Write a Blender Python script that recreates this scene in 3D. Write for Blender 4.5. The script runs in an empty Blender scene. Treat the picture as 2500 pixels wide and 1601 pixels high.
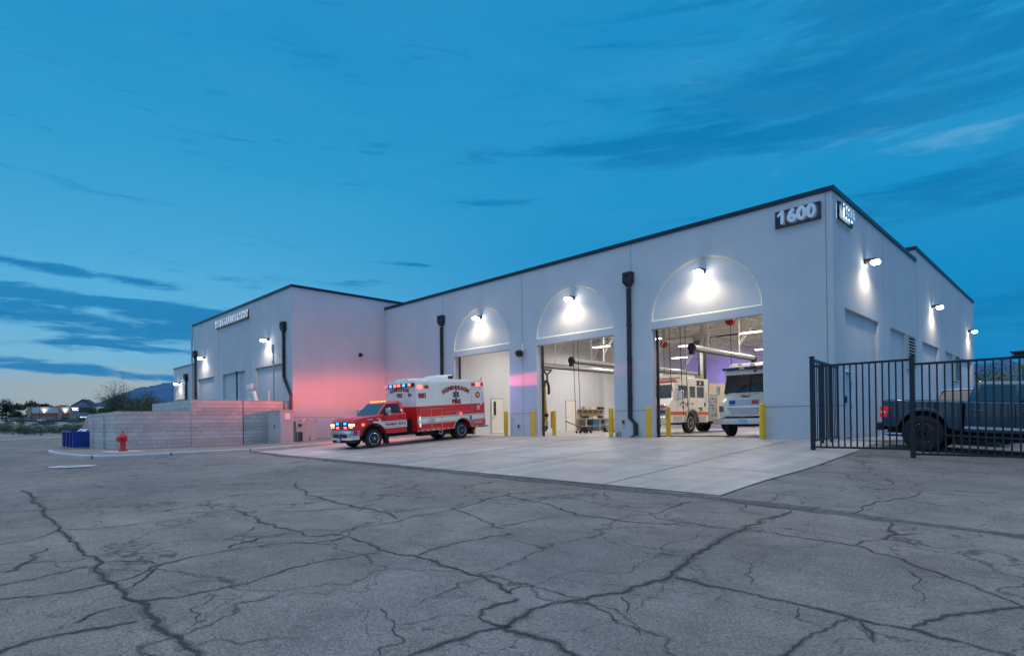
import bpy, math, random
from mathutils import Vector, Matrix
random.seed(7)
sc = bpy.context.scene
COL = sc.collection
rad = math.radians
# ------------------------------------------------------------------ camera
CAM = Vector((5.7796, -20.2110, 0.6821))
RGT = Vector((0.70375397, 0.71034483, -0.01185629)); UPV = Vector((0.01222928, 0.00457366, 0.99991476)); FWD = Vector((-0.7103385, 0.70383898, 0.00546827))
cd = bpy.data.cameras.new('camera'); cam = bpy.data.objects.new('camera', cd); COL.objects.link(cam)
cd.sensor_width = 36; cd.lens = 1406.88/2500*36; cd.shift_y = 222.5/2500; cd.clip_start = .05; cd.clip_end = 20000
mw = Matrix.Identity(4)
for i in range(3):
    mw[i][0] = RGT[i]; mw[i][1] = UPV[i]; mw[i][2] = -FWD[i]; mw[i][3] = CAM[i]
cam.matrix_world = mw
sc.camera = cam
# ------------------------------------------------------------------ view
sc.view_settings.view_transform = 'Standard'; sc.view_settings.look = 'None'; sc.view_settings.exposure = 0; sc.view_settings.gamma = 1
sc.cycles.use_denoising = True
sc.cycles.max_bounces = 6; sc.cycles.diffuse_bounces = 3; sc.cycles.glossy_bounces = 3; sc.cycles.transmission_bounces = 4
sc.cycles.caustics_reflective = False; sc.cycles.caustics_refractive = False
sc.cycles.sample_clamp_indirect = 4.0
# ------------------------------------------------------------------ sky
wd = bpy.data.worlds.new('World'); sc.world = wd; wd.use_nodes = True
nt = wd.node_tree; N = nt.nodes; L = nt.links; N.clear()
def wn(t, **k):
    n = N.new(t)
    for a, b in k.items(): setattr(n, a, b)
    return n
def wm(op, a, b=None, c=None, clamp=False):
    n = N.new('ShaderNodeMath'); n.operation = op; n.use_clamp = clamp
    for i, s in enumerate((a, b, c)):
        if s is None: continue
        if isinstance(s, (int, float)): n.inputs[i].default_value = s
        else: L.new(s, n.inputs[i])
    return n.outputs[0]
def wramp(fac, stops, interp='EASE'):
    n = N.new('ShaderNodeValToRGB'); n.color_ramp.interpolation = interp
    e = n.color_ramp.elements
    while len(e) < len(stops): e.new(.5)
    for i, (p_, c_) in enumerate(stops):
        e[i].position = p_; e[i].color = (*c_, 1) if len(c_) == 3 else c_
    L.new(fac, n.inputs[0]); return n.outputs[0]
def wmix(f, a, b, bt='MIX'):
    n = N.new('ShaderNodeMix'); n.data_type = 'RGBA'; n.blend_type = bt
    if isinstance(f, (int, float)): n.inputs[0].default_value = f
    else: L.new(f, n.inputs[0])
    for s, i in ((a, 6), (b, 7)):
        if isinstance(s, tuple): n.inputs[i].default_value = (*s, 1)
        else: L.new(s, n.inputs[i])
    return n.outputs[2]
def wsmooth(x, a, b):
    n = N.new('ShaderNodeMapRange'); n.interpolation_type = 'SMOOTHSTEP'
    L.new(x, n.inputs[0]); n.inputs[1].default_value = a; n.inputs[2].default_value = b
    return n.outputs[0]
tc = wn('ShaderNodeTexCoord'); sp = wn('ShaderNodeSeparateXYZ'); L.new(tc.outputs['Generated'], sp.inputs[0])
X, Y, Z = sp.outputs
# azimuth measured from the north-west (the direction -X +Y), elevation in degrees
az = wm('MULTIPLY', wm('ARCTAN2', wm('ADD', wm('MULTIPLY', X, .7071), wm('MULTIPLY', Y, .7071)), wm('ADD', wm('MULTIPLY', X, -.7071), wm('MULTIPLY', Y, .7071))), 57.2958)
el = wm('MULTIPLY', wm('ARCSINE', Z), 57.2958)
eln = wm('DIVIDE', el, 60., clamp=True)
left = wramp(eln, [(0, (.33, .37, .38)), (.055, (.34, .42, .46)), (.09, (.19, .46, .66)), (.16, (.12, .45, .72)), (.24, (.07, .39, .68)), (.36, (.03, .33, .62)), (.6, (.012, .26, .56)), (1, (.008, .23, .52))], 'LINEAR')
right = wramp(eln, [(0, (.03, .26, .52)), (.06, (.004, .22, .51)), (.2, (.006, .25, .55)), (.34, (.012, .28, .58)), (.6, (.012, .26, .56)), (1, (.008, .23, .52))], 'LINEAR')
base = wmix(wsmooth(az, -30, 18), left, right)
glow = wramp(eln, [(0, (.50, .52, .62)), (.12, (.30, .52, .86)), (.4, (.08, .50, 1.05)), (1, (.06, .45, .95))], 'LINEAR')
east = wramp(eln, [(0, (.02, .24, .52)), (.2, (.01, .34, .80)), (1, (.01, .36, .85))], 'LINEAR')
base = wmix(wsmooth(az, 55, 95), base, east)
base = wmix(wsmooth(az, -60, -95), base, glow)
# clouds: streaks stretched along the horizon
def cloud(su, sv, ou, ov, det=7, dist=.25, rough=.6):
    cv = wn('ShaderNodeCombineXYZ'); L.new(wm('MULTIPLY_ADD', az, su, ou), cv.inputs[0]); L.new(wm('MULTIPLY_ADD', el, sv, ov), cv.inputs[1])
    n = wn('ShaderNodeTexNoise'); n.inputs['Scale'].default_value = 1; n.inputs['Detail'].default_value = det; n.inputs['Roughness'].default_value = rough; n.inputs['Distortion'].default_value = dist
    L.new(cv.outputs[0], n.inputs['Vector']); return n.outputs['Fac']
def blob(a0, e0, wa, we, tilt=0.):
    ee = wm('SUBTRACT', wm('SUBTRACT', el, e0), wm('MULTIPLY', wm('SUBTRACT', az, a0), tilt))
    q = wm('ADD', wm('POWER', wm('ABSOLUTE', wm('DIVIDE', wm('SUBTRACT', az, a0), wa)), 2.), wm('POWER', wm('ABSOLUTE', wm('DIVIDE', ee, we)), 2.))
    return wm('POWER', 2.718, wm('MULTIPLY', q, -1.))
def add(*a):
    r = a[0]
    for b in a[1:]: r = wm('ADD', r, b)
    return r
soft = cloud(.05, .20, 8.2, 5.5, 5, .5)
def field(su, sv, ou, ov):
    return wm('ADD', wm('MULTIPLY', wm('SUBTRACT', cloud(su, sv, ou, ov, 9, .5, .62), .5), 3.2), wm('MULTIPLY', wm('SUBTRACT', cloud(su*3.7, sv*2.6, ov, ou, 6, .3, .65), .5), 1.0))
def masks(rows):
    return add(*[wm('MULTIPLY', blob(*r[:-1]), r[-1]) for r in rows])
mL = masks([(-38, 12.2, 8, .45, -.05, 1.3), (-33, 9.9, 14, .75, -.05, .95), (-36, 8.4, 15, 1.3, -.02, 1.2), (-34, 6.5, 13, .45, -.03, .75), (-37, 4.6, 12, .6, -.06, 1.05), (-27, 3.2, 7, .22, 0., .6), (-22, 9.6, 8, .6, 0., .5), (-9, 15.2, 3.4, .28, 0., 1.0), (-16, 24.6, 7, .4, 0., .75), (-14, 13.4, 5, .35, 0., .55)])
mR = masks([(29, 27, 20, 2.6, .0, 1.15), (20, 24.3, 16, 1.0, -.01, .85), (38, 31.5, 15, 2.2, .0, .9), (36, 23.2, 10, .9, .02, .5), (9, 25.2, 9, .55, .0, .8), (38, 17.5, 9, 1.8, .04, .95), (22, 18, 8, .8, 0., .4), (39, 9, 8, 2.2, .0, .8), (0, 21, 6, .45, .02, .85), (10, 15.5, 6, .35, .0, .6), (15, 33, 18, 1.2, .0, .4)])
dL = wsmooth(wm('ADD', field(.10, .75, 3.1, 1.7), mL), .40, 1.0)
dR = wsmooth(wm('ADD', field(.060, .50, 1.3, 9.1), mR), .25, 1.05)
c1 = wmix(wm('MULTIPLY', dL, .90), base, (.006, .19, .45))
c1 = wmix(wm('MULTIPLY', dR, .80), c1, (.0015, .175, .43))
# paler veils between and beside the dark streaks
mV = masks([(37, 21.2, 9, .8, -.02, .75), (30, 22.6, 8, .6, .0, .5), (-33, 6.0, 13, .5, .0, .6), (-33, 8.9, 12, .25, .0, .55), (26, 20, 16, 2.2, .0, .25), (24, 29, 18, 1.4, .0, .3), (10, 12, 14, 2., 0., .2)])
dV = wsmooth(wm('ADD', field(.085, .62, 6.3, 2.2), mV), .45, 1.3)
c1 = wmix(wm('MULTIPLY', dV, .38), c1, (.20, .48, .72))
mott = wsmooth(soft, .3, .75)
c1 = wmix(wm('MULTIPLY', mott, .22), c1, (.06, .35, .62))
# unseen sky straight overhead, brightened as added light for the ground
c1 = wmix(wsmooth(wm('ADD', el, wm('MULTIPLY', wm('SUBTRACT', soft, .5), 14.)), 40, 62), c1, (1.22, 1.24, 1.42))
c1 = wmix(wsmooth(el, 0, -3), c1, (.10, .12, .15))
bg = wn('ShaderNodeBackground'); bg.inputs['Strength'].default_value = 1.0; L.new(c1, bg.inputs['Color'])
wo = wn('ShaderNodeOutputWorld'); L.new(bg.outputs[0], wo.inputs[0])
# dusk: the last broad light of the sky behind the camera
sl = bpy.data.lights.new('sun', 'SUN'); sl.energy = .10; sl.angle = rad(40); sl.color = (1., .86, .78)
so = bpy.data.objects.new('sun', sl); COL.objects.link(so); so.rotation_euler = (rad(62), 0, rad(28))

# ------------------------------------------------------------------ materials
MATS = {}
def mat(name, col, rough=.6, metal=0., noise=.08, nscale=3., bump=0., bscale=30., coat=0., emit=None, estr=0., alpha=1., spec=.5, trans=0., streak=0.):
    if name in MATS: return MATS[name]
    m = bpy.data.materials.new(name); m.use_nodes = True; t = m.node_tree; b = t.nodes['Principled BSDF']
    b.inputs['Roughness'].default_value = rough; b.inputs['Metallic'].default_value = metal
    b.inputs['Coat Weight'].default_value = coat; b.inputs['Specular IOR Level'].default_value = spec
    b.inputs['Transmission Weight'].default_value = trans
    b.inputs['Alpha'].default_value = alpha
    if emit: b.inputs['Emission Color'].default_value = (*emit, 1); b.inputs['Emission Strength'].default_value = estr
    g = t.nodes.new('ShaderNodeNewGeometry')
    n = t.nodes.new('ShaderNodeTexNoise'); n.inputs['Scale'].default_value = nscale; n.inputs['Detail'].default_value = 6
    t.links.new(g.outputs['Position'], n.inputs['Vector'])
    mr = t.nodes.new('ShaderNodeMapRange'); mr.inputs[3].default_value = 1-noise; mr.inputs[4].default_value = 1+noise; mr.inputs[1].default_value = .25; mr.inputs[2].default_value = .75
    t.links.new(n.outputs['Fac'], mr.inputs[0])
    mx = t.nodes.new('ShaderNodeVectorMath'); mx.operation = 'SCALE'; mx.inputs[0].default_value = col; t.links.new(mr.outputs[0], mx.inputs[3])
    t.links.new(mx.outputs[0], b.inputs['Base Color'])
    if streak:
        mp = t.nodes.new('ShaderNodeMapping'); mp.inputs['Scale'].default_value = (1.1, 1.1, .12); t.links.new(g.outputs['Position'], mp.inputs[0])
        n3 = t.nodes.new('ShaderNodeTexNoise'); n3.inputs['Scale'].default_value = 1; n3.inputs['Detail'].default_value = 8; n3.inputs['Roughness'].default_value = .65; t.links.new(mp.outputs[0], n3.inputs['Vector'])
        m3 = t.nodes.new('ShaderNodeMapRange'); m3.inputs[1].default_value = .32; m3.inputs[2].default_value = .7; m3.inputs[3].default_value = 1-streak; m3.inputs[4].default_value = 1+streak*.5; t.links.new(n3.outputs['Fac'], m3.inputs[0])
        m4 = t.nodes.new('ShaderNodeMath'); m4.operation = 'MULTIPLY'; t.links.new(mr.outputs[0], m4.inputs[0]); t.links.new(m3.outputs[0], m4.inputs[1]); t.links.new(m4.outputs[0], mx.inputs[3])
    if bump:
        n2 = t.nodes.new('ShaderNodeTexNoise'); n2.inputs['Scale'].default_value = bscale; n2.inputs['Detail'].default_value = 5; t.links.new(g.outputs['Position'], n2.inputs['Vector'])
        bp = t.nodes.new('ShaderNodeBump'); bp.inputs['Strength'].default_value = bump; bp.inputs['Distance'].default_value = .02
        t.links.new(n2.outputs['Fac'], bp.inputs['Height']); t.links.new(bp.outputs[0], b.inputs['Normal'])
    MATS[name] = m; return m
def nd(t, k, **kw):
    n = t.nodes.new(k)
    for a, b in kw.items(): setattr(n, a, b)
    return n
M_wall = mat('painted_concrete', (.56, .58, .60), .85, noise=.05, nscale=.7, bump=.35, bscale=45, streak=.035)
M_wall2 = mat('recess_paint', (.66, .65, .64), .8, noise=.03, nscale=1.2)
M_in = mat('interior_paint', (.70, .71, .74), .7, noise=.03)
M_dark = mat('bronze_metal', (.035, .03, .035), .45, .3, noise=.15)
M_coping = mat('coping_metal', (.018, .022, .035), .4, .3)
M_joint = mat('joint_sealant', (.27, .28, .29), .9)
M_yellow = mat('yellow_paint', (.80, .44, .008), .45, noise=.14, nscale=8)
M_black = mat('black_rubber', (.012, .012, .014), .8)
M_blackgloss = mat('black_plastic', (.015, .015, .018), .35)
M_chrome = mat('chrome', (.75, .77, .80), .12, 1., noise=.05)
M_alu = mat('aluminium', (.62, .63, .65), .32, .9, noise=.08)
M_galv = mat('galvanised', (.50, .52, .54), .45, .6, noise=.12)
M_red = mat('red_paint', (.82, .018, .02), .3, coat=.6, noise=.04)
M_white = mat('white_paint', (.88, .83, .74), .35, coat=.4, noise=.03)
M_cream = mat('cream_panel', (.55, .47, .33), .45, noise=.08)
M_orange = mat('orange_stripe', (.70, .10, .03), .35)
M_glass = mat('dark_glass', (.012, .016, .022), .06, noise=.0, coat=.5, spec=.8)
M_glass2 = mat('windshield_glass', (.055, .075, .085), .08, noise=.2, nscale=1.5, coat=.4, spec=.8)
M_tyre = mat('tyre', (.022, .021, .022), .85, noise=.2, nscale=20)
M_letR = mat('red_lettering', (.30, .02, .02), .5)
M_letD = mat('dark_lettering', (.03, .02, .06), .5)
M_beige = mat('beige_cap', (.50, .42, .30), .5)
M_wood = mat('bench_wood', (.45, .36, .24), .6, noise=.15, nscale=6)
M_blue = mat('blue_case', (.03, .22, .50), .5)
M_dump = mat('dumpster_blue', (.010, .035, .25), .45, noise=.25, nscale=3)
M_fence = mat('fence_paint', (.006, .009, .018), .4, noise=.1)
M_truck = mat('truck_paint', (.009, .055, .095), .15, .35, coat=.8, noise=.05)
M_cab = mat('cabinet_paint', (.48, .49, .48), .5, noise=.05)
M_stucco = mat('store_stucco', (.48, .50, .53), .8)
M_tan = mat('store_tan', (.34, .24, .18), .8)
M_brickred = mat('store_red', (.30, .09, .05), .8)
def emat(name, col, s): return mat(name, col, .4, noise=0, emit=col, estr=s)
E_lamp = emat('lamp_lens', (1., .93, .84), 30); E_bay = emat('bay_tube', (1., .94, .85), 14)
E_sign = emat('sign_backlight', (.70, .86, 1.), 5)
E_red = emat('red_beacon', (1., .05, .05), 4); E_redhot = emat('red_beacon_lit', (1., .09, .07), 4.5); E_blue = emat('blue_beacon', (.03, .27, 1.), 3.6); E_amber = emat('amber_marker', (1., .45, .08), 2.2); E_head = emat('headlamp', (1., .82, .55), 2.4)
M_redlens = mat('red_lens', (.55, .03, .04), .25); M_bluelens = mat('blue_lens', (.02, .06, .42), .25); M_amberlens = mat('amber_lens', (.75, .25, .03), .3)

# ------------------------------------------------------------------ mesh helpers
class MB:
    def __init__(s): s.v = []; s.f = []
    def add(s, vs, fs):
        o = len(s.v); s.v += [tuple(q) for q in vs]; s.f += [tuple(o+i for i in f) for f in fs]; return s
    def box(s, x0, y0, z0, x1, y1, z1):
        x0, x1 = sorted((x0, x1)); y0, y1 = sorted((y0, y1)); z0, z1 = sorted((z0, z1))
        return s.add([(x0,y0,z0),(x1,y0,z0),(x1,y1,z0),(x0,y1,z0),(x0,y0,z1),(x1,y0,z1),(x1,y1,z1),(x0,y1,z1)], [(0,3,2,1),(4,5,6,7),(0,1,5,4),(1,2,6,5),(2,3,7,6),(3,0,4,7)])
    def face(s, *p): return s.add(p, [tuple(range(len(p)))])
    def prism(s, pts, vec):
        n = len(pts); vec = Vector(vec); a = [Vector(p) for p in pts]; b = [p+vec for p in a]
        return s.add(a+b, [tuple(range(n))[::-1], tuple(range(n, 2*n))] + [(i, (i+1) % n, n+(i+1) % n, n+i) for i in range(n)])
    def xz(s, pts, y0, y1): return s.prism([(x, y0, z) for x, z in pts], (0, y1-y0, 0))
    def xy(s, pts, z0, z1): return s.prism([(x, y, z0) for x, y in pts], (0, 0, z1-z0))
    def yz(s, pts, x0, x1): return s.prism([(x0, y, z) for y, z in pts], (x1-x0, 0, 0))
    def loft(s, rings, cap=True):
        n = len(rings[0]); vs = [p for r in rings for p in r]; fs = []
        for k in range(len(rings)-1):
            for i in range(n): fs.append((k*n+i, k*n+(i+1) % n, (k+1)*n+(i+1) % n, (k+1)*n+i))
        if cap: fs += [tuple(range(n))[::-1], tuple((len(rings)-1)*n+i for i in range(n))]
        return s.add(vs, fs)
    def cyl(s, a, b, r, r2=None, n=12, cap=True):
        a = Vector(a); b = Vector(b); r2 = r if r2 is None else r2
        d = (b-a).normalized(); u = d.orthogonal().normalized(); w = d.cross(u)
        return s.loft([[a+(u*math.cos(t)+w*math.sin(t))*r for t in [2*math.pi*i/n for i in range(n)]], [b+(u*math.cos(t)+w*math.sin(t))*r2 for t in [2*math.pi*i/n for i in range(n)]]], cap)
    def tube(s, pts, r, n=8):
        for a, b in zip(pts[:-1], pts[1:]): s.cyl(a, b, r, n=n)
        return s
    def lathe(s, prof, c=(0, 0, 0), n=20, ax='z'):
        rings = []
        for r, z in prof:
            ring = []
            for i in range(n):
                t = 2*math.pi*i/n; q = (r*math.cos(t), r*math.sin(t), z)
                if ax == 'y': q = (q[0], q[2], -q[1])
                if ax == 'x': q = (q[2], q[0], q[1])
                ring.append((c[0]+q[0], c[1]+q[1], c[2]+q[2]))
            rings.append(ring)
        return s.loft(rings)
    def ball(s, c, r, n=10):
        return s.lathe([(r*math.sin(math.pi*i/n)+1e-4, -r*math.cos(math.pi*i/n)) for i in range(n+1)], c, 12)
    def build(s, name, m, parent=None, smooth=False, bevel=0., seg=2):
        me = bpy.data.meshes.new(name); me.from_pydata(s.v, [], s.f); me.materials.append(m); me.update()
        if not smooth or True:
            import bmesh
            bm = bmesh.new(); bm.from_mesh(me); bmesh.ops.recalc_face_normals(bm, faces=bm.faces); bm.to_mesh(me); bm.free()
        o = bpy.data.objects.new(name, me); COL.objects.link(o)
        if parent: o.parent = parent
        if smooth:
            me.polygons.foreach_set('use_smooth', [True]*len(me.polygons)); me.set_sharp_from_angle(angle=rad(38))
        if bevel:
            b = o.modifiers.new('bevel', 'BEVEL'); b.width = bevel; b.segments = seg; b.limit_method = 'ANGLE'; b.angle_limit = rad(35)
            me.polygons.foreach_set('use_smooth', [True]*len(me.polygons)); b.harden_normals = False
            me.set_sharp_from_angle(angle=rad(75))
        return o
def tag(o, label=None, cat=None, group=None, kind=None):
    if label: o['label'] = label
    if cat: o['category'] = cat
    if group: o['group'] = group
    if kind: o['kind'] = kind
    return o
def empty(name, loc=(0,0,0), rz=0., label=None, cat=None, group=None, rot=None):
    o = bpy.data.objects.new(name, None); COL.objects.link(o); o.location = loc; o.empty_display_size = .2
    o.rotation_euler = rot if rot else (0, 0, rz); return tag(o, label, cat, group)
def copy_tree(o, parent=None):
    c = o.copy(); COL.objects.link(c)
    if parent: c.parent = parent
    for ch in list(o.children): copy_tree(ch, c)
    return c
def text(s, size, m, loc, rot, parent, name='lettering', ext=.004, bold=.0, ax='CENTER', sx=1.):
    cu = bpy.data.curves.new(name, 'FONT'); cu.body = s; cu.size = size; cu.extrude = ext; cu.offset = bold; cu.align_x = ax; cu.align_y = 'CENTER'; cu.resolution_u = 3
    t = bpy.data.objects.new('tmp', cu); COL.objects.link(t)
    me = bpy.data.meshes.new_from_object(t.evaluated_get(bpy.context.evaluated_depsgraph_get())); bpy.data.objects.remove(t); bpy.data.curves.remove(cu)
    me.name = name; me.materials.clear(); me.materials.append(m)
    o = bpy.data.objects.new(name, me); COL.objects.link(o); o.parent = parent; o.location = loc; o.rotation_euler = rot; o.scale = (sx, 1, 1)
    return o
def lamp(kind, name, loc, energy, col, size=.1, aim=None, parent=None, spot=None, blend=.5, scale=None, sy=None):
    l = bpy.data.lights.new(name, kind); l.energy = energy; l.color = col
    if kind == 'AREA':
        l.size = size
        if sy: l.shape = 'RECTANGLE'; l.size_y = sy
    else: l.shadow_soft_size = size
    if spot: l.spot_size = rad(spot); l.spot_blend = blend
    o = bpy.data.objects.new(name, l); COL.objects.link(o); o.location = loc
    if aim is not None: o.rotation_euler = Vector(aim).to_track_quat('-Z', 'Y').to_euler()
    if scale: o.scale = scale
    if parent: o.parent = parent
    return o

# ------------------------------------------------------------------ ground
def sm(a, b, x):
    t = min(1, max(0, (x-a)/(b-a))); return t*t*(3-2*t)
def gh(x, y):
    d = max(0., -1-y); base = -.057*min(d, 10.2)-.06*sm(10.2, 14, d)
    if x > 0: base -= .055*min(x, 9)*(1-sm(5, 9, d))
    w = sm(-15, -23, x); hl = -.057*min(d, 8.2)
    return max(base*(1-w)+hl*w, -.66)
def axis_vals(lo, hi, step, outer):
    v = [lo+step*i for i in range(int(round((hi-lo)/step))+1)]
    k = step*2; a = lo; b = hi
    while a > -outer: a -= k; v.insert(0, a); k *= 1.5
    k = step*2
    while b < outer: b += k; v.append(b); k *= 1.5
    return v
def sheet(name, xs, ys, zf, m, kind='structure'):
    b = MB(); nx = len(xs); b.v = [(x, y, zf(x, y)) for y in ys for x in xs]
    b.f = [(j*nx+i, j*nx+i+1, (j+1)*nx+i+1, (j+1)*nx+i) for j in range(len(ys)-1) for i in range(nx-1)]
    o = b.build(name, m, smooth=True); tag(o, kind=kind); return o
def asphalt_mat():
    m = bpy.data.materials.new('old_asphalt'); m.use_nodes = True; t = m.node_tree; b = t.nodes['Principled BSDF']; K = t.links.new
    g = nd(t, 'ShaderNodeNewGeometry'); P = g.outputs['Position']
    def noise(s, d=6, r=.6, dist=0):
        n = nd(t, 'ShaderNodeTexNoise'); n.inputs['Scale'].default_value = s; n.inputs['Detail'].default_value = d; n.inputs['Roughness'].default_value = r; n.inputs['Distortion'].default_value = dist; K(P, n.inputs['Vector']); return n.outputs['Fac']
    def mr(f, a, b_, c, d_):
        n = nd(t, 'ShaderNodeMapRange'); K(f, n.inputs[0]); n.inputs[1].default_value = a; n.inputs[2].default_value = b_; n.inputs[3].default_value = c; n.inputs[4].default_value = d_; return n.outputs[0]
    def mul(a, b_):
        n = nd(t, 'ShaderNodeMath', operation='MULTIPLY'); K(a, n.inputs[0]); K(b_, n.inputs[1]); return n.outputs[0]
    v = mul(mul(mr(noise(.22, 4), .3, .7, .76, 1.2), mr(noise(1.6, 8, .75), .3, .7, .70, 1.22)), mul(mr(noise(60, 4, .85), .32, .68, .35, 1.6), mr(noise(28, 3, .7), .3, .7, .85, 1.15)))
    # loose stones and pits
    vo = nd(t, 'ShaderNodeTexVoronoi'); vo.inputs['Scale'].default_value = 70; K(P, vo.inputs['Vector'])
    v = mul(v, mr(vo.outputs['Distance'], 0, .25, .7, 1.0))
    # hairline crazing
    wv = nd(t, 'ShaderNodeTexNoise'); wv.inputs['Scale'].default_value = 1.3; wv.inputs['Detail'].default_value = 6; K(P, wv.inputs['Vector'])
    ad = nd(t, 'ShaderNodeMix', data_type='RGBA', blend_type='LINEAR_LIGHT'); ad.inputs[0].default_value = .8; K(P, ad.inputs[6]); K(wv.outputs['Color'], ad.inputs[7])
    vc = nd(t, 'ShaderNodeTexVoronoi', feature='DISTANCE_TO_EDGE'); vc.inputs['Scale'].default_value = .55; K(ad.outputs[2], vc.inputs['Vector'])
    hair = mr(vc.outputs['Distance'], 0.0, .007, 0, 1)
    vd = nd(t, 'ShaderNodeTexVoronoi', feature='DISTANCE_TO_EDGE'); vd.inputs['Scale'].default_value = 1.25; K(ad.outputs[2], vd.inputs['Vector'])
    hair2 = nd(t, 'ShaderNodeMath', operation='MAXIMUM'); K(mr(vd.outputs['Distance'], 0.0, .008, 0, 1), hair2.inputs[0]); K(mr(noise(.5, 4), .50, .54, 0, 1), hair2.inputs[1])
    v = mul(v, mr(hair2.outputs[0], 0, 1, .42, 1.))
    ve = nd(t, 'ShaderNodeTexVoronoi', feature='DISTANCE_TO_EDGE'); ve.inputs['Scale'].default_value = .30; K(ad.outputs[2], ve.inputs['Vector'])
    hair3 = nd(t, 'ShaderNodeMath', operation='MAXIMUM'); K(mr(ve.outputs['Distance'], 0.001, .0105, 0, 1), hair3.inputs[0]); K(mr(noise(.18, 3), .66, .72, 0, 1), hair3.inputs[1])
    v = mul(v, mr(hair3.outputs[0], 0, 1, .40, 1.))
    msk = mr(noise(.35, 3), .56, .62, 0, 1)
    mx = nd(t, 'ShaderNodeMath', operation='MAXIMUM'); K(hair, mx.inputs[0]); K(msk, mx.inputs[1])
    v = mul(v, mr(mx.outputs[0], 0, 1, .36, 1.))
    mx2 = nd(t, 'ShaderNodeMix', data_type='RGBA'); K(mr(noise(.12, 3), .35, .65, 0, 1), mx2.inputs[0]); mx2.inputs[6].default_value = (.285, .240, .203, 1); mx2.inputs[7].default_value = (.215, .195, .184, 1)
    sc_ = nd(t, 'ShaderNodeVectorMath', operation='SCALE'); K(mx2.outputs[2], sc_.inputs[0]); K(v, sc_.inputs[3])
    K(sc_.outputs[0], b.inputs['Base Color']); b.inputs['Roughness'].default_value = .82; b.inputs['Specular IOR Level'].default_value = .35
    bp = nd(t, 'ShaderNodeBump'); bp.inputs['Strength'].default_value = .5; bp.inputs['Distance'].default_value = .012; K(noise(110, 3, .7), bp.inputs['Height']); K(bp.outputs[0], b.inputs['Normal'])
    return m
M_asph = asphalt_mat()
sheet('ground', axis_vals(-44, 14, .5, 5000), axis_vals(-26, 6, .5, 5000), lambda x, y: gh(x, y)-.004, M_asph)
# concrete apron
def conc_mat():
    m = bpy.data.materials.new('apron_concrete'); m.use_nodes = True; t = m.node_tree; b = t.nodes['Principled BSDF']; K = t.links.new
    g = nd(t, 'ShaderNodeNewGeometry'); P = g.outputs['Position']
    def noise(s, d=6, r=.6, sc=None, dist=0):
        n = nd(t, 'ShaderNodeTexNoise'); n.inputs['Scale'].default_value = s; n.inputs['Detail'].default_value = d; n.inputs['Roughness'].default_value = r; n.inputs['Distortion'].default_value = dist
        if sc:
            mp = nd(t, 'ShaderNodeMapping'); mp.inputs['Scale'].default_value = sc; K(P, mp.inputs[0]); K(mp.outputs[0], n.inputs['Vector'])
        else: K(P, n.inputs['Vector'])
        return n.outputs['Fac']
    def mr(f, a, b_, c, d_):
        n = nd(t, 'ShaderNodeMapRange'); K(f, n.inputs[0]); n.inputs[1].default_value = a; n.inputs[2].default_value = b_; n.inputs[3].default_value = c; n.inputs[4].default_value = d_; return n.outputs[0]
    def mul(a, b_):
        n = nd(t, 'ShaderNodeMath', operation='MULTIPLY'); K(a, n.inputs[0]); K(b_, n.inputs[1]); return n.outputs[0]
    v = mul(mul(mr(noise(.45, 6, .65, dist=.6), .3, .7, .74, 1.14), mr(noise(2.5, 6, .7), .3, .7, .90, 1.08)), mul(mr(noise(.8, 5, .6, (2.2, .10, 1)), .35, .7, .80, 1.06), mr(noise(60, 3), .3, .7, .94, 1.06)))
    sp_ = nd(t, 'ShaderNodeTexVoronoi'); sp_.inputs['Scale'].default_value = 1.1; sp_.inputs['Randomness'].default_value = 1; K(P, sp_.inputs['Vector'])
    v = mul(v, mr(sp_.outputs['Distance'], .03, .05, .35, 1))
    sc_ = nd(t, 'ShaderNodeVectorMath', operation='SCALE'); sc_.inputs[0].default_value = (.53, .465, .41); K(v, sc_.inputs[3])
    K(sc_.outputs[0], b.inputs['Base Color']); K(mr(noise(1.2, 4), .3, .7, .38, .62), b.inputs['Roughness'])
    return m
M_conc = conc_mat()
def fsheet(name, poly, dz, m, step=.5, kind='structure'):
    """a polygon laid on the ground, cut into small cells"""
    import bmesh
    bm = bmesh.new(); f = bm.faces.new([bm.verts.new((x, y, 0)) for x, y in poly]); bmesh.ops.triangulate(bm, faces=[f])
    xs = [p[0] for p in poly]; ys = [p[1] for p in poly]
    x = min(xs)+step
    while x < max(xs):
        bmesh.ops.bisect_plane(bm, geom=bm.verts[:]+bm.edges[:]+bm.faces[:], plane_co=(x, 0, 0), plane_no=(1, 0, 0)); x += step
    y = min(ys)+step
    while y < max(ys):
        bmesh.ops.bisect_plane(bm, geom=bm.verts[:]+bm.edges[:]+bm.faces[:], plane_co=(0, y, 0), plane_no=(0, 1, 0)); y += step
    for v in bm.verts: v.co.z = gh(v.co.x, v.co.y)+(dz(v.co.x, v.co.y) if callable(dz) else dz)
    bmesh.ops.recalc_face_normals(bm, faces=bm.faces)
    for f in bm.faces:
        if f.normal.z < 0: f.normal_flip()
        f.smooth = True
    me = bpy.data.meshes.new(name); bm.to_mesh(me); bm.free(); me.materials.append(m)
    o = bpy.data.objects.new(name, me); COL.objects.link(o); return tag(o, kind=kind)
APR = [(-20.55, -10.30), (-12, -10.5), (-5, -10.78), (1.42, -11.07), (1.37, -3.43), (1.30, -1.95), (1.30, .28), (-26.0, .28), (-26.0, -.4), (-21.4, -.6), (-20.5, -6.8)]
apron = fsheet('concrete_apron', APR, .006, M_conc)
M_cj = mat('joint_dark', (.07, .065, .06), .9)  # even dark colour of the apron joint lines
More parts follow.
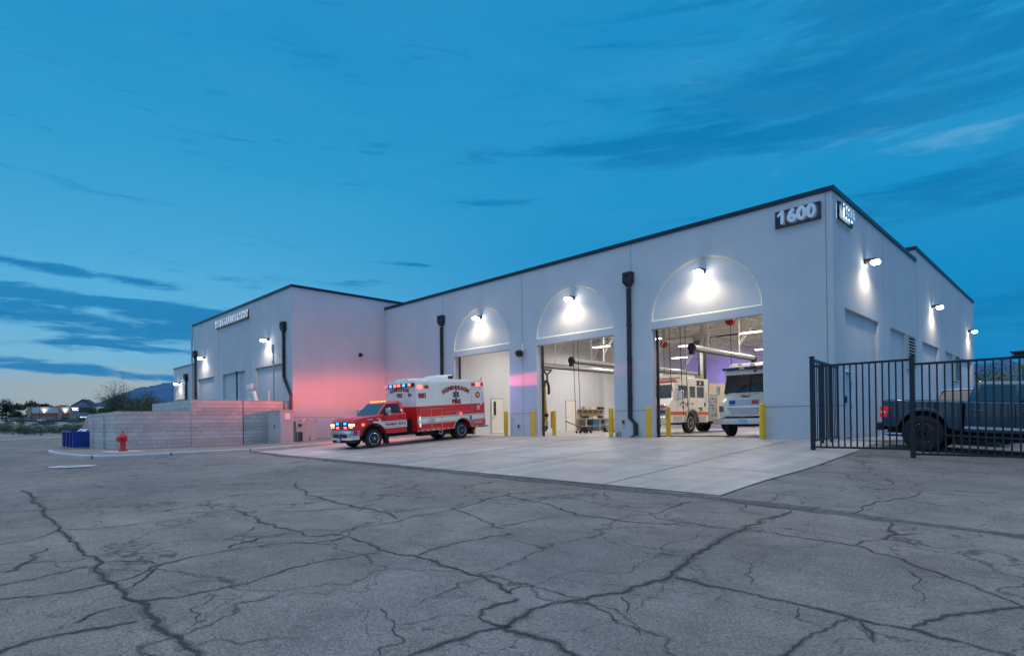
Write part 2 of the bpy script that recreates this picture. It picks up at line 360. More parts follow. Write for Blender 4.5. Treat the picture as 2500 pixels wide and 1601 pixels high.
def strip(b, pts, w, dz, jag=0., seg=.25, rnd=random):
    if jag:     # break the traced line into a wandering one
        for amp in (.09, .05):
            q = [pts[0]]
            for (x0, y0), (x1, y1) in zip(pts[:-1], pts[1:]):
                l = math.hypot(x1-x0, y1-y0); a = min(amp, l*.16)*rnd.uniform(-1, 1); q += [((x0+x1)/2-(y1-y0)/(l or 1)*a, (y0+y1)/2+(x1-x0)/(l or 1)*a), (x1, y1)]
            pts = q
    P = []
    for (x0, y0), (x1, y1) in zip(pts[:-1], pts[1:]):
        d = math.hypot(x1-x0, y1-y0); k = max(1, int(d/seg))
        for i in range(k): P.append((x0+(x1-x0)*i/k, y0+(y1-y0)*i/k))
    P.append(pts[-1]); Q = []; ro = rw = 0.
    for i, (x, y) in enumerate(P):
        a = P[max(0, i-1)]; c = P[min(len(P)-1, i+1)]; dx, dy = c[0]-a[0], c[1]-a[1]; l = math.hypot(dx, dy) or 1; nx, ny = -dy/l, dx/l
        ro = ro*.72+rnd.uniform(-1, 1)*.55; rw = rw*.8+rnd.uniform(-1, 1)*.32
        off = ro*jag*(.45 if w > .017 else .6); ww = w*.5*max(.25, 1+rw) if jag else w*.5
        if jag and (i == 0 or i == len(P)-1): ww *= .2
        for s in (-1, 1):
            px, py = x+nx*(off+s*ww), y+ny*(off+s*ww); Q.append((px, py, gh(px, py)+dz))
    b.add(Q, [(2*i, 2*i+2, 2*i+3, 2*i+1) for i in range(len(P)-1)])
jb = MB()
for xj, ya, yb in ((-1.05, -10.95, .2), (-5.1, -10.76, .2), (-9.2, -10.6, .2), (-13.3, -10.45, .2), (-17.3, -10.4, .2)): strip(jb, [(xj, ya), (xj, yb)], .024, .011)
strip(jb, [(-20.5, -7.45), (-6, -7.67), (1.37, -7.99)], .018, .011); strip(jb, [(-20.4, -4.5), (-5, -4.74), (1.34, -5.1)], .018, .011); strip(jb, [(-20, -1.9), (1.2, -2.05)], .016, .011)
strip(jb, [(-20.55, -10.28), (-12, -10.48), (-5, -10.76), (1.42, -11.05), (1.37, -3.43)], .018, .0105)
tag(jb.build('apron_joint', M_cj), kind='structure')
# darker band of newer asphalt along the apron edge and the traced cracks
def patch_mat(name, col, al, ns, a, b_):
    m = bpy.data.materials.new(name); m.use_nodes = True; t = m.node_tree; b = t.nodes['Principled BSDF']; K = t.links.new
    g = nd(t, 'ShaderNodeNewGeometry'); n = nd(t, 'ShaderNodeTexNoise'); n.inputs['Scale'].default_value = ns; n.inputs['Detail'].default_value = 8; n.inputs['Roughness'].default_value = .75; K(g.outputs['Position'], n.inputs['Vector'])
    r = nd(t, 'ShaderNodeMapRange'); K(n.outputs['Fac'], r.inputs[0]); r.inputs[1].default_value = a; r.inputs[2].default_value = b_; r.inputs[3].default_value = 0; r.inputs[4].default_value = al
    K(r.outputs[0], b.inputs['Alpha']); b.inputs['Base Color'].default_value = (*col, 1); b.inputs['Roughness'].default_value = .85
    return m
sb = MB(); strip(sb, [(-20.5, -10.55), (-12, -10.75), (-5, -11.03), (1.5, -11.35), (4, -11.8), (7, -12.3)], .42, .003, .02)
tag(sb.build('asphalt_seam', patch_mat('seam_asphalt', (.12, .112, .11), .7, 9, .3, .6)), kind='structure')

CR=[[5,-10.36,-19.0,-7.64,-19.06,-5.97,-19.07,-4.15,-19.1,-3.17,-19.12,-2.49,-19.11,-1.6,-19.16,-0.95,-19.17,-0.42,-19.19,0.08,-19.18,0.58,-19.18,1.01,-19.19,1.28,-19.17,1.61,-19.19,1.88,-19.17,2.12,-19.17,2.32,-19.17],[4,-7.26,-14.32,-5.75,-14.96,-4.62,-15.35,-4.27,-15.27,-3.38,-15.44,-2.69,-15.5,-2.45,-15.45,-1.85,-15.51,-1.05,-15.7],[4,-3.69,-16.96,-3.11,-17.01,-2.57,-17.03,-1.94,-17.05,-1.4,-17.08,-0.86,-17.14,-0.72,-17.02,-0.73,-16.85,-0.49,-16.81,-0.06,-16.84,0.47,-16.94,0.77,-16.93,0.96,-16.83,1.27,-16.85,1.57,-16.9,1.91,-16.94,2.2,-16.95,2.4,-17.02,2.61,-17.1],[3,1.23,-20.03,1.2,-19.97,1.15,-19.91,1.1,-19.81,1.12,-19.63,1.14,-19.49,1.16,-19.37,1.16,-19.26],[3,0.65,-19.15,0.69,-19.0,0.77,-18.89,0.75,-18.72,0.74,-18.52,0.68,-18.25,0.61,-18.04,0.53,-17.81,0.49,-17.62,0.52,-17.41,0.51,-17.17,0.6,-17.0],[3,-0.72,-19.92,-0.75,-19.86,-0.77,-19.65,-0.88,-19.42,-0.98,-19.24,-0.95,-19.17],[3,-0.24,-19.93,-0.22,-19.89,-0.11,-19.71,-0.06,-19.52,-0.1,-19.3,-0.12,-19.19,-0.17,-19.06,-0.32,-18.9,-0.55,-18.74,-0.63,-18.52,-0.7,-18.2,-0.72,-18.03,-0.68,-17.78,-0.68,-17.55,-0.59,-17.39,-0.4,-17.3,-0.37,-17.04,-0.43,-16.85],[2,-1.1,-19.13,-1.04,-18.96,-0.85,-18.78,-0.6,-18.73],[3,-0.61,-16.92,-0.8,-16.64,-0.87,-16.21,-0.98,-15.64,-1.1,-15.0,-1.25,-14.59,-1.38,-13.86,-1.67,-12.86],[2,-2.81,-16.88,-2.8,-16.34,-2.67,-15.55,-2.45,-15.45,-2.7,-14.69,-2.68,-14.03],[2,-1.5,-15.48,-1.61,-15.02,-1.53,-14.75],[3,-1.25,-14.59,-0.66,-14.75,-0.02,-15.03,0.36,-15.22,0.61,-15.2],[3,0.97,-16.81,0.9,-16.63,0.84,-16.33,0.8,-15.99,0.8,-15.66,0.88,-15.5,0.85,-15.35],[4,2.73,-17.13,2.73,-17.21,2.7,-17.34,2.71,-17.5,2.8,-17.6,2.92,-17.63,3.04,-17.62,3.12,-17.6],[4,3.05,-18.44,3.02,-18.32,3.01,-18.12,3.03,-17.89,3.04,-17.7,3.06,-17.61],[2,-2.98,-19.78,-3.02,-19.74,-3.31,-19.33,-3.66,-19.08,-3.39,-18.43,-3.42,-18.13,-3.51,-17.62,-3.69,-16.96],[2,-4.53,-19.66,-4.64,-19.09],[3,-1.33,-19.83,-1.31,-19.71,-1.71,-19.57,-2.36,-19.37],[2,0.9,-19.59,0.77,-19.47,0.71,-19.34,0.7,-19.18],[2,0.2,-19.19,0.17,-19.1,-0.06,-18.96,-0.35,-18.83,-0.57,-18.7],[2,-4.58,-17.13,-4.08,-17.15,-3.69,-16.96,-3.77,-16.68],[2,-4.58,-17.13,-5.13,-16.93,-5.32,-16.73,-5.22,-16.06,-5.24,-15.23,-4.89,-14.51,-4.37,-14.34,-3.82,-14.7,-3.7,-14.98],[2,-0.78,-18.01,-0.98,-17.9,-1.21,-17.45,-1.27,-17.11,-1.12,-16.83,-0.84,-16.68],[1.2,0.83,-18.71,1.03,-18.76,1.14,-18.93,1.48,-18.98],[1.2,2.14,-17.96,2.34,-18.05,2.53,-18.1,2.66,-18.19,2.82,-18.23,2.8,-18.39,2.89,-18.44],[1.2,2.55,-18.09,2.6,-17.9,2.63,-17.72,2.73,-17.63,2.81,-17.61],[1.2,2.24,-17.73,2.22,-17.5,2.05,-17.18,2.09,-16.97,2.22,-16.71],[1.2,1.94,-19.16,1.94,-18.99,2.13,-18.93,2.17,-18.75,2.33,-18.55],[1.5,-7.36,-19.5,-7.49,-18.93,-8.14,-17.87,-8.7,-16.59],[1.5,-11.24,-17.77,-9.02,-17.64,-9.28,-17.44],[1.2,-6.29,-12.7,-4.64,-13.32,-4.43,-12.75,-3.58,-13.42,-2.32,-13.68,-1.04,-13.48],[1.5,-9.02,-14.09,-9.88,-13.37,-11.8,-12.3],[2,-1.72,-17.51,-1.97,-17.29,-1.94,-17.05],[3,0.43,-15.16,0.44,-14.95,0.44,-14.54,0.5,-14.17,0.63,-13.86,0.7,-13.81],[3,-1.7,-13.04,-1.38,-13.14,-0.67,-13.36,-0.08,-13.51,0.25,-13.7,0.63,-13.86,0.92,-13.85,1.29,-13.87,1.65,-13.82,1.88,-13.7,2.09,-13.54],[3,1.43,-13.27,1.73,-13.44,2.06,-13.47,2.36,-13.5,2.78,-13.54,2.99,-13.43,3.37,-13.5,3.7,-13.51,4.06,-13.55,4.26,-13.78,4.56,-13.96,4.83,-14.19,5.0,-14.38,5.15,-14.56,5.29,-14.71,5.42,-14.89,5.49,-14.98],[5,3.1,-17.67,3.04,-17.52,3.01,-17.37,2.98,-17.14,3.03,-16.96,3.1,-16.79,3.13,-16.58,3.19,-16.37,3.2,-16.11,3.24,-15.81,3.13,-15.47,3.04,-15.06,2.97,-14.62,2.87,-14.17,2.85,-13.53,2.84,-13.06,2.81,-12.46,2.8,-11.83],[4,3.26,-15.81,3.5,-15.83,3.72,-15.84,3.89,-15.83,4.06,-15.86,4.28,-15.86,4.47,-15.87,4.64,-15.92,4.82,-15.92,4.99,-15.89,5.15,-15.95,5.31,-15.98,5.45,-16.01,5.54,-16.03],[3,1.57,-11.41,2.05,-11.53,2.59,-11.71,2.97,-11.75,3.3,-11.78,3.71,-11.92,4.01,-11.91,4.38,-11.97,4.79,-12.04,5.24,-12.04],[2,1.45,-13.25,1.4,-12.76,1.3,-12.1,1.3,-11.83],[2,2.68,-15.07,2.86,-15.1,3.03,-15.04],[4,3.11,-17.66,3.16,-17.64,3.28,-17.61,3.44,-17.59,3.59,-17.64,3.71,-17.66,3.82,-17.7],[3,2.58,-16.82,2.8,-16.81,3.1,-16.79],[2.5,2.55,-17.12,2.51,-17.0,2.51,-16.88,2.56,-16.8],[1.2,2.56,-16.8,2.51,-16.53,2.51,-16.34,2.67,-16.1,2.92,-15.97,2.84,-15.79,2.6,-15.45],[2,2.95,-11.76,3.0,-11.23,3.24,-11.08,3.46,-11.01,3.5,-10.52,3.69,-10.13,3.86,-9.3,4.33,-9.23,5.08,-9.48],[4,4.53,-16.99,4.53,-16.88,4.53,-16.7,4.55,-16.45,4.58,-16.28,4.58,-16.09,4.64,-15.94],[3,4.69,-15.93,4.8,-16.12,4.85,-16.31],[3,4.02,-13.57,4.09,-13.21,4.21,-12.78,4.47,-12.51],[3,4.21,-12.78,4.11,-12.5,4.01,-12.0],[3,4.97,-15.88,5.0,-15.66,5.08,-15.42,5.22,-15.2,5.32,-15.04,5.42,-14.85],[1.5,1.41,-7.53,1.9,-6.96,2.38,-6.55,3.02,-5.96,3.8,-5.21,4.3,-5.03,4.81,-5.24],[2,1.96,-6.9,2.36,-7.51,2.76,-8.06,3.18,-8.56,3.47,-9.1,3.88,-9.28],[2,3.46,-11.01,3.53,-11.7],[2,2.07,-11.66,2.19,-12.07,2.42,-12.34,2.82,-12.41],[2,0.23,-12.6,-0.23,-12.03,-0.36,-11.4,-0.29,-11.1],[1.2,2.64,-14.98,2.61,-14.39,2.63,-14.23,2.54,-14.01,2.51,-13.64],[1.2,2.08,-14.84,2.58,-14.96,2.87,-14.96],[1.2,3.12,-14.68,3.29,-14.72,3.54,-14.93,3.66,-15.33,3.83,-15.61],[1.2,3.12,-16.8,3.29,-16.92,3.5,-17.02,3.8,-17.16],[1.2,3.24,-16.55,3.4,-16.68,3.49,-16.85],[1.2,4.61,-14.25,4.77,-14.51,4.77,-14.83,4.89,-15.08,4.91,-15.24,4.69,-15.34,4.57,-15.54],[1.2,4.87,-14.42,4.99,-14.12,5.24,-14.1,5.37,-14.1],[1.2,1.1,-15.63,1.57,-15.67,2.09,-15.74],[1.2,4.3,-15.91,4.36,-16.16,4.56,-16.24],[1.5,3.74,-10.1,4.1,-10.29,4.44,-10.45],[2,3.23,-8.51,3.15,-7.84,2.91,-7.36,2.4,-7.37]]
cw = {5: .028, 4: .020, 3: .016, 2.5: .015, 2: .018, 1.5: .014, 1.2: .008}
cb = MB(); rr = random.Random(3)
for ci, c in enumerate(CR):
    pts = list(zip(c[1::2], c[2::2])); rr.seed(ci); strip(cb, pts, cw[c[0]], .0035, cw[c[0]]*.9, .05, rr)
tag(cb.build('asphalt_cracks', patch_mat('crack_filler', (.052, .046, .045), .95, 34, .30, .50)), kind='structure')
hb = MB()
for ci, c in enumerate(CR):
    rr.seed(ci)
    if c[0] >= 3: strip(hb, list(zip(c[1::2], c[2::2])), cw[c[0]]*3.2, .0025, cw[c[0]]*.9, .12, rr)
tag(hb.build('asphalt_crack_wear', patch_mat('crack_wear', (.125, .11, .105), .5, 14, .38, .62)), kind='structure')
# faded paint by the apron corner, line ends at far left
pb = MB()
strip(pb, [(1.95, -10.35), (2.75, -9.25)], .30, .003, .03); strip(pb, [(1.7, -9.2), (2.0, -8.8)], .12, .003, .02)
tag(pb.build('road_marking', patch_mat('faded_paint', (.42, .42, .38), .75, 22, .45, .62)), kind='structure')
pb = MB(); strip(pb, [(-10.95, -19.25), (-10.5, -18.65)], .16, .004, .01); strip(pb, [(4.4, -9.1), (4.9, -8.7)], .05, .004, .01)
for (a, b_) in (((-13.5, -12.4), (-12.9, -11.9)), ((-10.6, -12.9), (-9.9, -12.3)), ((-8.2, -13.0), (-7.7, -12.6))): strip(pb, [a, b_], .05, .004, .01)
tag(pb.build('road_marking', patch_mat('worn_line', (.40, .40, .40), .8, 15, .3, .5)), kind='structure')
# gravel island with kerb
def gravel_mat(name, c1, c2, sc_):
    m = bpy.data.materials.new(name); m.use_nodes = True; t = m.node_tree; b = t.nodes['Principled BSDF']; K = t.links.new
    g = nd(t, 'ShaderNodeNewGeometry'); v = nd(t, 'ShaderNodeTexVoronoi'); v.inputs['Scale'].default_value = sc_; K(g.outputs['Position'], v.inputs['Vector'])
    r = nd(t, 'ShaderNodeValToRGB'); r.color_ramp.elements[0].color = (*c1, 1); r.color_ramp.elements[1].color = (*c2, 1)
    s = nd(t, 'ShaderNodeSeparateColor'); K(v.outputs['Color'], s.inputs[0]); K(s.outputs[0], r.inputs[0]); K(r.outputs[0], b.inputs['Base Color']); b.inputs['Roughness'].default_value = .9
    bp = nd(t, 'ShaderNodeBump'); bp.inputs['Strength'].default_value = .7; bp.inputs['Distance'].default_value = .03; K(v.outputs['Distance'], bp.inputs['Height']); bp.invert = True; K(bp.outputs[0], b.inputs['Normal'])
    return m
M_grav = gravel_mat('gravel', (.15, .12, .10), (.46, .40, .35), 26)
KP = [(-20.85, -7.1), (-20.75, -10.3), (-20.6, -13.3), (-20.2, -15.4), (-20.6, -16.1), (-21.4, -16.55), (-22.7, -16.78), (-24.5, -16.85), (-26.6, -16.85), (-27.9, -16.75), (-28.4, -16.3)]
isl = [(-26.6, .2), (-26.6, -14.3), (-28.3, -14.35), (-28.3, -16.25)] + KP[::-1][1:] + [(-21.2, -.6), (-26.0, -.35), (-26.0, .2)]
tag(fsheet('gravel_bed', isl, .085, M_grav), kind='structure')
M_kerb = mat('kerb_concrete', (.52, .49, .46), .8, noise=.12, nscale=2)
kb = MB(); KP = [(-21.2, -1.5)] + KP
pr = []
for i, (x, y) in enumerate(KP):
    a = KP[max(0, i-1)]; c = KP[min(len(KP)-1, i+1)]; dx, dy = c[0]-a[0], c[1]-a[1]; l = math.hypot(dx, dy); nx, ny = dy/l, -dx/l
    z = gh(x, y); o_ = -1
    ring = [(0, -.05), (0, .10), (.03, .135), (.15, .135), (.17, .06), (.17, -.05)]
    pr.append([(x+nx*u, y+ny*u, z+w) for u, w in ring])
kb.loft(pr); tag(kb.build('kerb', M_kerb, smooth=True), kind='structure')
kj = MB()
for (x, y) in ((-20.52, -13.6), (-20.75, -10.4), (-20.7, -16.2)): kj.box(x-.02, y-.012, gh(x, y)+.0, x+.02, y+.012, gh(x, y)+.137)
tag(kj.build('kerb_joint', M_black), kind='structure')
# far side of the street: kerb and rising desert lot
A0 = Vector((-70.8, -16.05)); DR = Vector((-.902, .431)).normalized(); NR = Vector((-.431, -.902)).normalized()
def dz_far(x, y):
    q = (Vector((x, y))-A0).dot(NR); r = math.hypot(x-CAM.x, y-CAM.y)
    return q, r
def desz(x, y):
    r = math.hypot(x-CAM.x, y-CAM.y)
    return -.50+3.9*sm(85, 330, r)+max(0, r-330)*.004
M_des = gravel_mat('desert_soil', (.16, .145, .13), (.34, .31, .28), 1.6)
db = MB(); us = [-90, -60, -40, -20, 0, 20, 40, 70, 110, 170, 260, 400, 700, 1400, 3000]; vs_ = [0, 10, 20, 35, 55, 80, 110, 150, 200, 260, 340, 500, 900, 2000, 4500]
NR2 = -NR if (A0+NR*10-Vector((CAM.x, CAM.y))).length < (A0-Vector((CAM.x, CAM.y))).length else NR
for v in vs_:
    for u in us:
        q = A0+DR*u+NR2*v; db.v.append((q.x, q.y, desz(q.x, q.y)))
nu = len(us); db.f = [(j*nu+i, j*nu+i+1, (j+1)*nu+i+1, (j+1)*nu+i) for j in range(len(vs_)-1) for i in range(nu-1)]
tag(db.build('desert_ground', M_des, smooth=True), kind='structure')
kb = MB()
a = A0+DR*-90; b_ = A0+DR*400
kb.add([(a.x, a.y, -.7), (b_.x, b_.y, -.7), (b_.x, b_.y, -.46), (a.x, a.y, -.46), (a.x+NR2.x*.5, a.y+NR2.y*.5, -.44), (b_.x+NR2.x*.5, b_.y+NR2.y*.5, -.44)], [(0, 1, 2, 3), (3, 2, 5, 4)])
tag(kb.build('kerb', M_kerb), kind='structure')
# sidewalk and its kerb by the right wall
swk = [(0.02, .30), (1.25, .30), (1.55, 1.2), (1.6, 30), (0.02, 30)]
sw = MB(); sw.xy(swk, -.25, .012); tag(sw.build('sidewalk', M_conc, bevel=.02), kind='structure')
mc = empty('manhole_cover', (-17.85, -17.15, gh(-17.85, -17.15)), label='round iron manhole cover in a pale concrete ring on the asphalt', cat='manhole cover', rot=(0, 0, 0))
b = MB(); b.lathe([(.30, .0), (.30, .012), (.62, .012), (.64, .0)], (0, 0, 0), 28); b.build('concrete_ring', mat('pale_concrete', (.50, .48, .47), .8), mc)
b = MB(); b.lathe([(.001, .008), (.29, .008), (.295, .0)], (0, 0, 0), 24); b.build('lid', M_galv, mc)

# ------------------------------------------------------------------ fire station
ST = empty('fire_station', (0, 0, 0), label='pale concrete fire station with three arched engine bays and dark roof coping', cat='building')
H = 8.1
BAYS = [(-19.13, -14.74), (-12.89, -8.46), (-6.63, -2.25)]; DH = 4.33
def wall_grid(b, us, zs, holes, put):
    us = sorted(set(us)); zs = sorted(set(zs))
    for i in range(len(us)-1):
        for j in range(len(zs)-1):
            uc, zc = (us[i]+us[i+1])/2, (zs[j]+zs[j+1])/2
            if any(h[0] < uc < h[1] and h[2] < zc < h[3] for h in holes): continue
            b.face(put(us[i], zs[j]), put(us[i+1], zs[j]), put(us[i+1], zs[j+1]), put(us[i], zs[j+1]))
T = .30; R = 2.19; AZ = 4.63; ATOP = 6.79
us = [-26.09, 0]; holes = []
for a, c in BAYS: us += [a, c]; holes += [(a, c, -1, DH), (a, c, AZ, ATOP)]
zs = [0, DH, AZ, ATOP, 7.95]
b = MB(); wall_grid(b, us, zs, holes, lambda u, z: (u, 0, z)); wall_grid(b, us, zs, [h for h in holes if h[2] < 0], lambda u, z: (u, T, z))
NA = 40
for a, c in BAYS:
    b.face((a, 0, 0), (a, T, 0), (a, T, DH), (a, 0, DH)); b.face((c, 0, 0), (c, 0, DH), (c, T, DH), (c, T, 0)); b.face((a, 0, DH), (a, T, DH), (c, T, DH), (c, 0, DH))
    xc = (a+c)/2; rx = (c-a)/2-.002
    arc = [(xc-rx*math.cos(math.pi*i/NA), AZ+(ATOP-AZ-.03)*math.sin(math.pi*i/NA)) for i in range(NA+1)]
    for (x0, z0), (x1, z1) in zip(arc[:-1], arc[1:]):
        b.face((x0, 0, z0), (x1, 0, z1), (x1, 0, ATOP), (x0, 0, ATOP))
b.face((-26.09, 0, 7.95), (0, 0, 7.95), (0, T, 7.95), (-26.09, T, 7.95))
b.build('wall', M_wall, ST)
for a, c in BAYS:
    xc = (a+c)/2; rx = (c-a)/2
    e = .055; rx -= .002
    arc = [(xc-rx*math.cos(math.pi*i/NA), AZ+(ATOP-AZ-.03)*math.sin(math.pi*i/NA)) for i in range(NA+1)]
    arci = [(xc-(rx-e)*math.cos(math.pi*i/NA), AZ+e+(ATOP-AZ-.03-2*e)*math.sin(math.pi*i/NA)) for i in range(NA+1)]
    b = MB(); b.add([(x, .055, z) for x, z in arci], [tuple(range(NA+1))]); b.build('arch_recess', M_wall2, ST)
    b = MB()
    for i in range(NA): b.face((arc[i][0], 0, arc[i][1]), (arc[i+1][0], 0, arc[i+1][1]), (arci[i+1][0], .055, arci[i+1][1]), (arci[i][0], .055, arci[i][1]))
    b.face((arc[0][0], 0, AZ), (arc[-1][0], 0, AZ), (arci[-1][0], .055, AZ+e), (arci[0][0], .055, AZ+e)); b.build('arch_chamfer', mat('chamfer_lit_cream', (.86, .80, .62), .6), ST)  # lamp light along the arch edge is put into this cream colour
    b = MB(); b.box(a+.002, T+.02, 0, a+.09, T+.12, DH+.1); b.build('door_track', M_blackgloss, ST); b = MB(); b.box(c-.09, T+.02, 0, c-.002, T+.12, DH+.1); b.build('door_track', M_blackgloss, ST)
b = MB(); b.box(-26.05, -.06, 7.95, .06, T+.02, H); b.build('coping', M_coping, ST)
# right wall (faces +X)
RP = [(1.16, 5.44, 0, 4.37), (7.25, 9.97, 0, 4.37), (13.48, 17.68, 0, 4.37), (19.61, 22.16, 0, 4.37), (24.99, 29.6, 0, 4.37)]
YE = 30.56
us = [0, 12.15, YE]; holes = [(p[0], p[1], -1, p[3]) for p in RP]
for p_ in RP: us += [p_[0], p_[1]]
zs = [0, 4.37, 7.95, 8.53]
b = MB(); wall_grid(b, us, zs, holes+[(0, 12.15, 7.95, 9)], lambda u, z: (0, u, z)); wall_grid(b, [T, 12.15, YE], [0, 7.95, 8.53], [(0, 12.15, 7.95, 9)], lambda u, z: (-T, u, z))
b.face((-T, T, 7.95), (0, T, 7.95), (0, 12.15, 7.95), (-T, 12.15, 7.95))
for y0, y1, z0, z1 in RP:
    D = -.14
    b.face((D, y0, 0), (D, y1, 0), (D, y1, z1), (D, y0, z1)); b.face((0, y0, 0), (D, y0, 0), (D, y0, z1), (0, y0, z1)); b.face((0, y1, 0), (0, y1, z1), (D, y1, z1), (D, y1, 0)); b.face((0, y0, z1), (D, y0, z1), (D, y1, z1), (0, y1, z1))
b.build('side_wall', M_wall, ST)
b = MB(); b.box(-T-.02, T+.02, 7.95, .06, 12.2, H); b.box(-T-.02, 12.1, 8.53, .06, YE+.05, 8.68); b.box(-19, 12.1, 8.53, -T-.03, 12.35, 8.68); b.build('side_coping', M_coping, ST)
b = MB(); b.box(-20, 12.17, 7.6, -.004, 12.32, 8.525); b.build('parapet', M_wall, ST)
b = MB(); b.box(-26.4, T+.03, 7.55, -T-.03, 12.15, 7.68); b.box(-26.4, 12.33, 7.55, -T-.03, YE-.3, 7.95); b.build('roof', mat('roof_membrane', (.30, .30, .31), .9), ST)
# joints
def joint(*q, name='panel_joint'): b = MB(); b.box(*q); b.build(name, M_joint, ST)
for xj in (-20.08, -13.83, -7.56, -.2): joint(xj-.012, -.004, 0, xj+.012, .0, 7.95)
sc0 = -26.09
for a, c in BAYS+[(0, 0)]:
    joint(sc0, -.005, 1.095, a-.01, 0, 1.12); sc0 = c+.01
for yj in (6.27, 12.4, 18.6, 24.2): joint(0, yj-.012, 0, .004, yj+.012, 7.95)
sc0 = 0.005
for y0, y1, _, _ in RP+[(YE, YE, 0, 0)]: joint(0, sc0, 1.095, .005, y0-.01, 1.12); sc0 = y1+.01
# side door
dr = MB(); dr.box(-.136, 1.20, .03, -.07, 2.02, 2.17); dr = dr.build('door', mat('door_paint', (.42, .47, .52), .5), ST, bevel=.006)
b = MB(); b.box(-.068, 1.28, 1.0, -.02, 1.42, 1.03); b.build('handle', M_alu, dr)
for z in (.35, 1.1, 1.85): b = MB(); b.box(-.068, 2.0, z-.08, -.045, 2.05, z+.08); b.build('hinge', M_galv, dr)
b = MB(); b.box(-.14, 1.12, 2.22, .03, 2.12, 2.26); b.build('drip_cap', M_white, ST)
b = MB(); b.box(0, 1.02, 1.2, .05, 1.11, 1.42); b.build('card_reader', M_blackgloss, ST)
# louvers
for y0, y1, z0, z1 in ((10.02, 11.52, 2.83, 4.35), (22.25, 23.9, 2.80, 4.35)):
    lv = MB(); lv.box(0, y0, z0, .10, y0+.06, z1); lv.box(0, y1-.06, z0, .10, y1, z1); lv.box(0, y0+.06, z1-.06, .10, y1-.06, z1); lv.box(0, y0+.06, z0, .10, y1-.06, z0+.06)
    lv = lv.build('louver', M_cab, ST)
    b = MB(); b.box(.001, y0+.06, z0+.06, .012, y1-.06, z1-.06); b.build('louver_back', M_black, lv)
    b = MB(); k = 11
    for i in range(k):
        z = z0+.09+(z1-z0-.18)*i/(k-1); b.add([(.015, y0+.06, z+.05), (.095, y0+.06, z-.035), (.095, y1-.06, z-.035), (.015, y1-.06, z+.05), (.015, y0+.06, z+.062), (.095, y0+.06, z-.02), (.095, y1-.06, z-.02), (.015, y1-.06, z+.062)], [(0, 1, 2, 3), (7, 6, 5, 4), (1, 5, 6, 2), (0, 4, 5, 1), (3, 2, 6, 7), (0, 3, 7, 4)])
    b.build('slat', M_cab, lv)
# bay interior
b = MB(); b.face((-26, T, .007), (-T, T, .007), (-T, 30.2, .007), (-26, 30.2, .007)); b.face((-26, -.0, .0071), (-T, -.0, .0071), (-T, T, .0071), (-26, T, .0071)) if False else None
b.build('bay_floor', mat('bay_floor', (.56, .55, .53), .28, noise=.14, nscale=1.2), ST)
LW = -20.15; YB = 30.2
b = MB(); wall_grid(b, [T, 14.7, YB], [0, 7.5], [], lambda u, z: (LW, u, z))
b.face((LW, YB, 0), (-T, YB, 0), (-T, YB, 7.5), (LW, YB, 7.5)); b.face((-T-.002, T, 0), (-T-.002, YB, 0), (-T-.002, YB, 7.5), (-T-.002, T, 7.5))
b.box(LW, 14.7, 0, LW+.45, 15.2, 7.5)
b.build('interior_wall', M_in, ST)
b = MB(); b.face((-26, T, 7.3), (-T, T, 7.3), (-T, 30.2, 7.3), (-26, 30.2, 7.3)); b.build('ceiling_deck', mat('roof_deck', (.78, .73, .62), .6), ST)
M_jst = mat('joist_paint', (.80, .77, .70), .5)
for k in range(19):
    y = 2+k*1.5; b = MB(); b.box(LW, y-.03, 6.42, -T-.01, y+.03, 6.48); b.box(LW, y-.03, 7.12, -T-.01, y+.03, 7.2)
    x = LW; s = 0
    while x < -T-.5:
        x1 = min(-T, x+.62); b.cyl((x, y, 6.47 if s else 7.13), (x1, y, 7.13 if s else 6.47), .018, n=4, cap=False); x = x1; s = 1-s
    b.build('roof_joist', M_jst, ST)
for x in (-13.5, -6.9):
    b = MB(); b.box(x-.08, T+.3, 5.95, x+.08, YB, 6.05); b.box(x-.08, T+.3, 6.32, x+.08, YB, 6.40); y = .8; s = 0
    while y < YB-1: b.cyl((x, y, 6.03 if s else 6.34), (x, y+.75, 6.34 if s else 6.03), .03, n=5, cap=False); y += .75; s = 1-s
    b.build('roof_girder', M_jst, ST)
for (x, y, z) in ((0, 0, 5.75), (0, 9, 6.15)):
    b = MB(); b.cyl((LW+.5, 7+y, z), (-T-.3, 7+y, z), .05, n=8); b.build('sprinkler_pipe', mat('pipe_red', (.20, .05, .04), .5) if y == 0 else M_blackgloss, ST)
for x in (-17.8, -11.0, -4.6):
    b = MB(); b.cyl((x, .8, 5.9), (x, 29, 5.9), .035, n=8); b.build('conduit', M_galv, ST)
# inner doors
for y0, gl in ((3.70, True), (10.8, False)):
    fr = MB(); fr.box(LW, y0-.06, .01, LW+.03, y0, 2.18); fr.box(LW, y0+1, .01, LW+.03, y0+1.06, 2.18); fr.box(LW, y0, 2.12, LW+.03, y0+1, 2.18); fr.build('door_frame', M_galv, ST)
    dd = MB(); dd.box(LW+.002, y0, .03, LW+.045, y0+1, 2.12); dd = dd.build('door', M_white, ST)
    if gl: b = MB(); b.box(LW+.046, y0+.16, 1.12, LW+.052, y0+.36, 1.98); b.build('door_glass', M_glass, dd)
    b = MB(); b.box(LW+.046, y0+.06, 1.0, LW+.12, y0+.18, 1.03); b.build('handle', M_galv, dd)
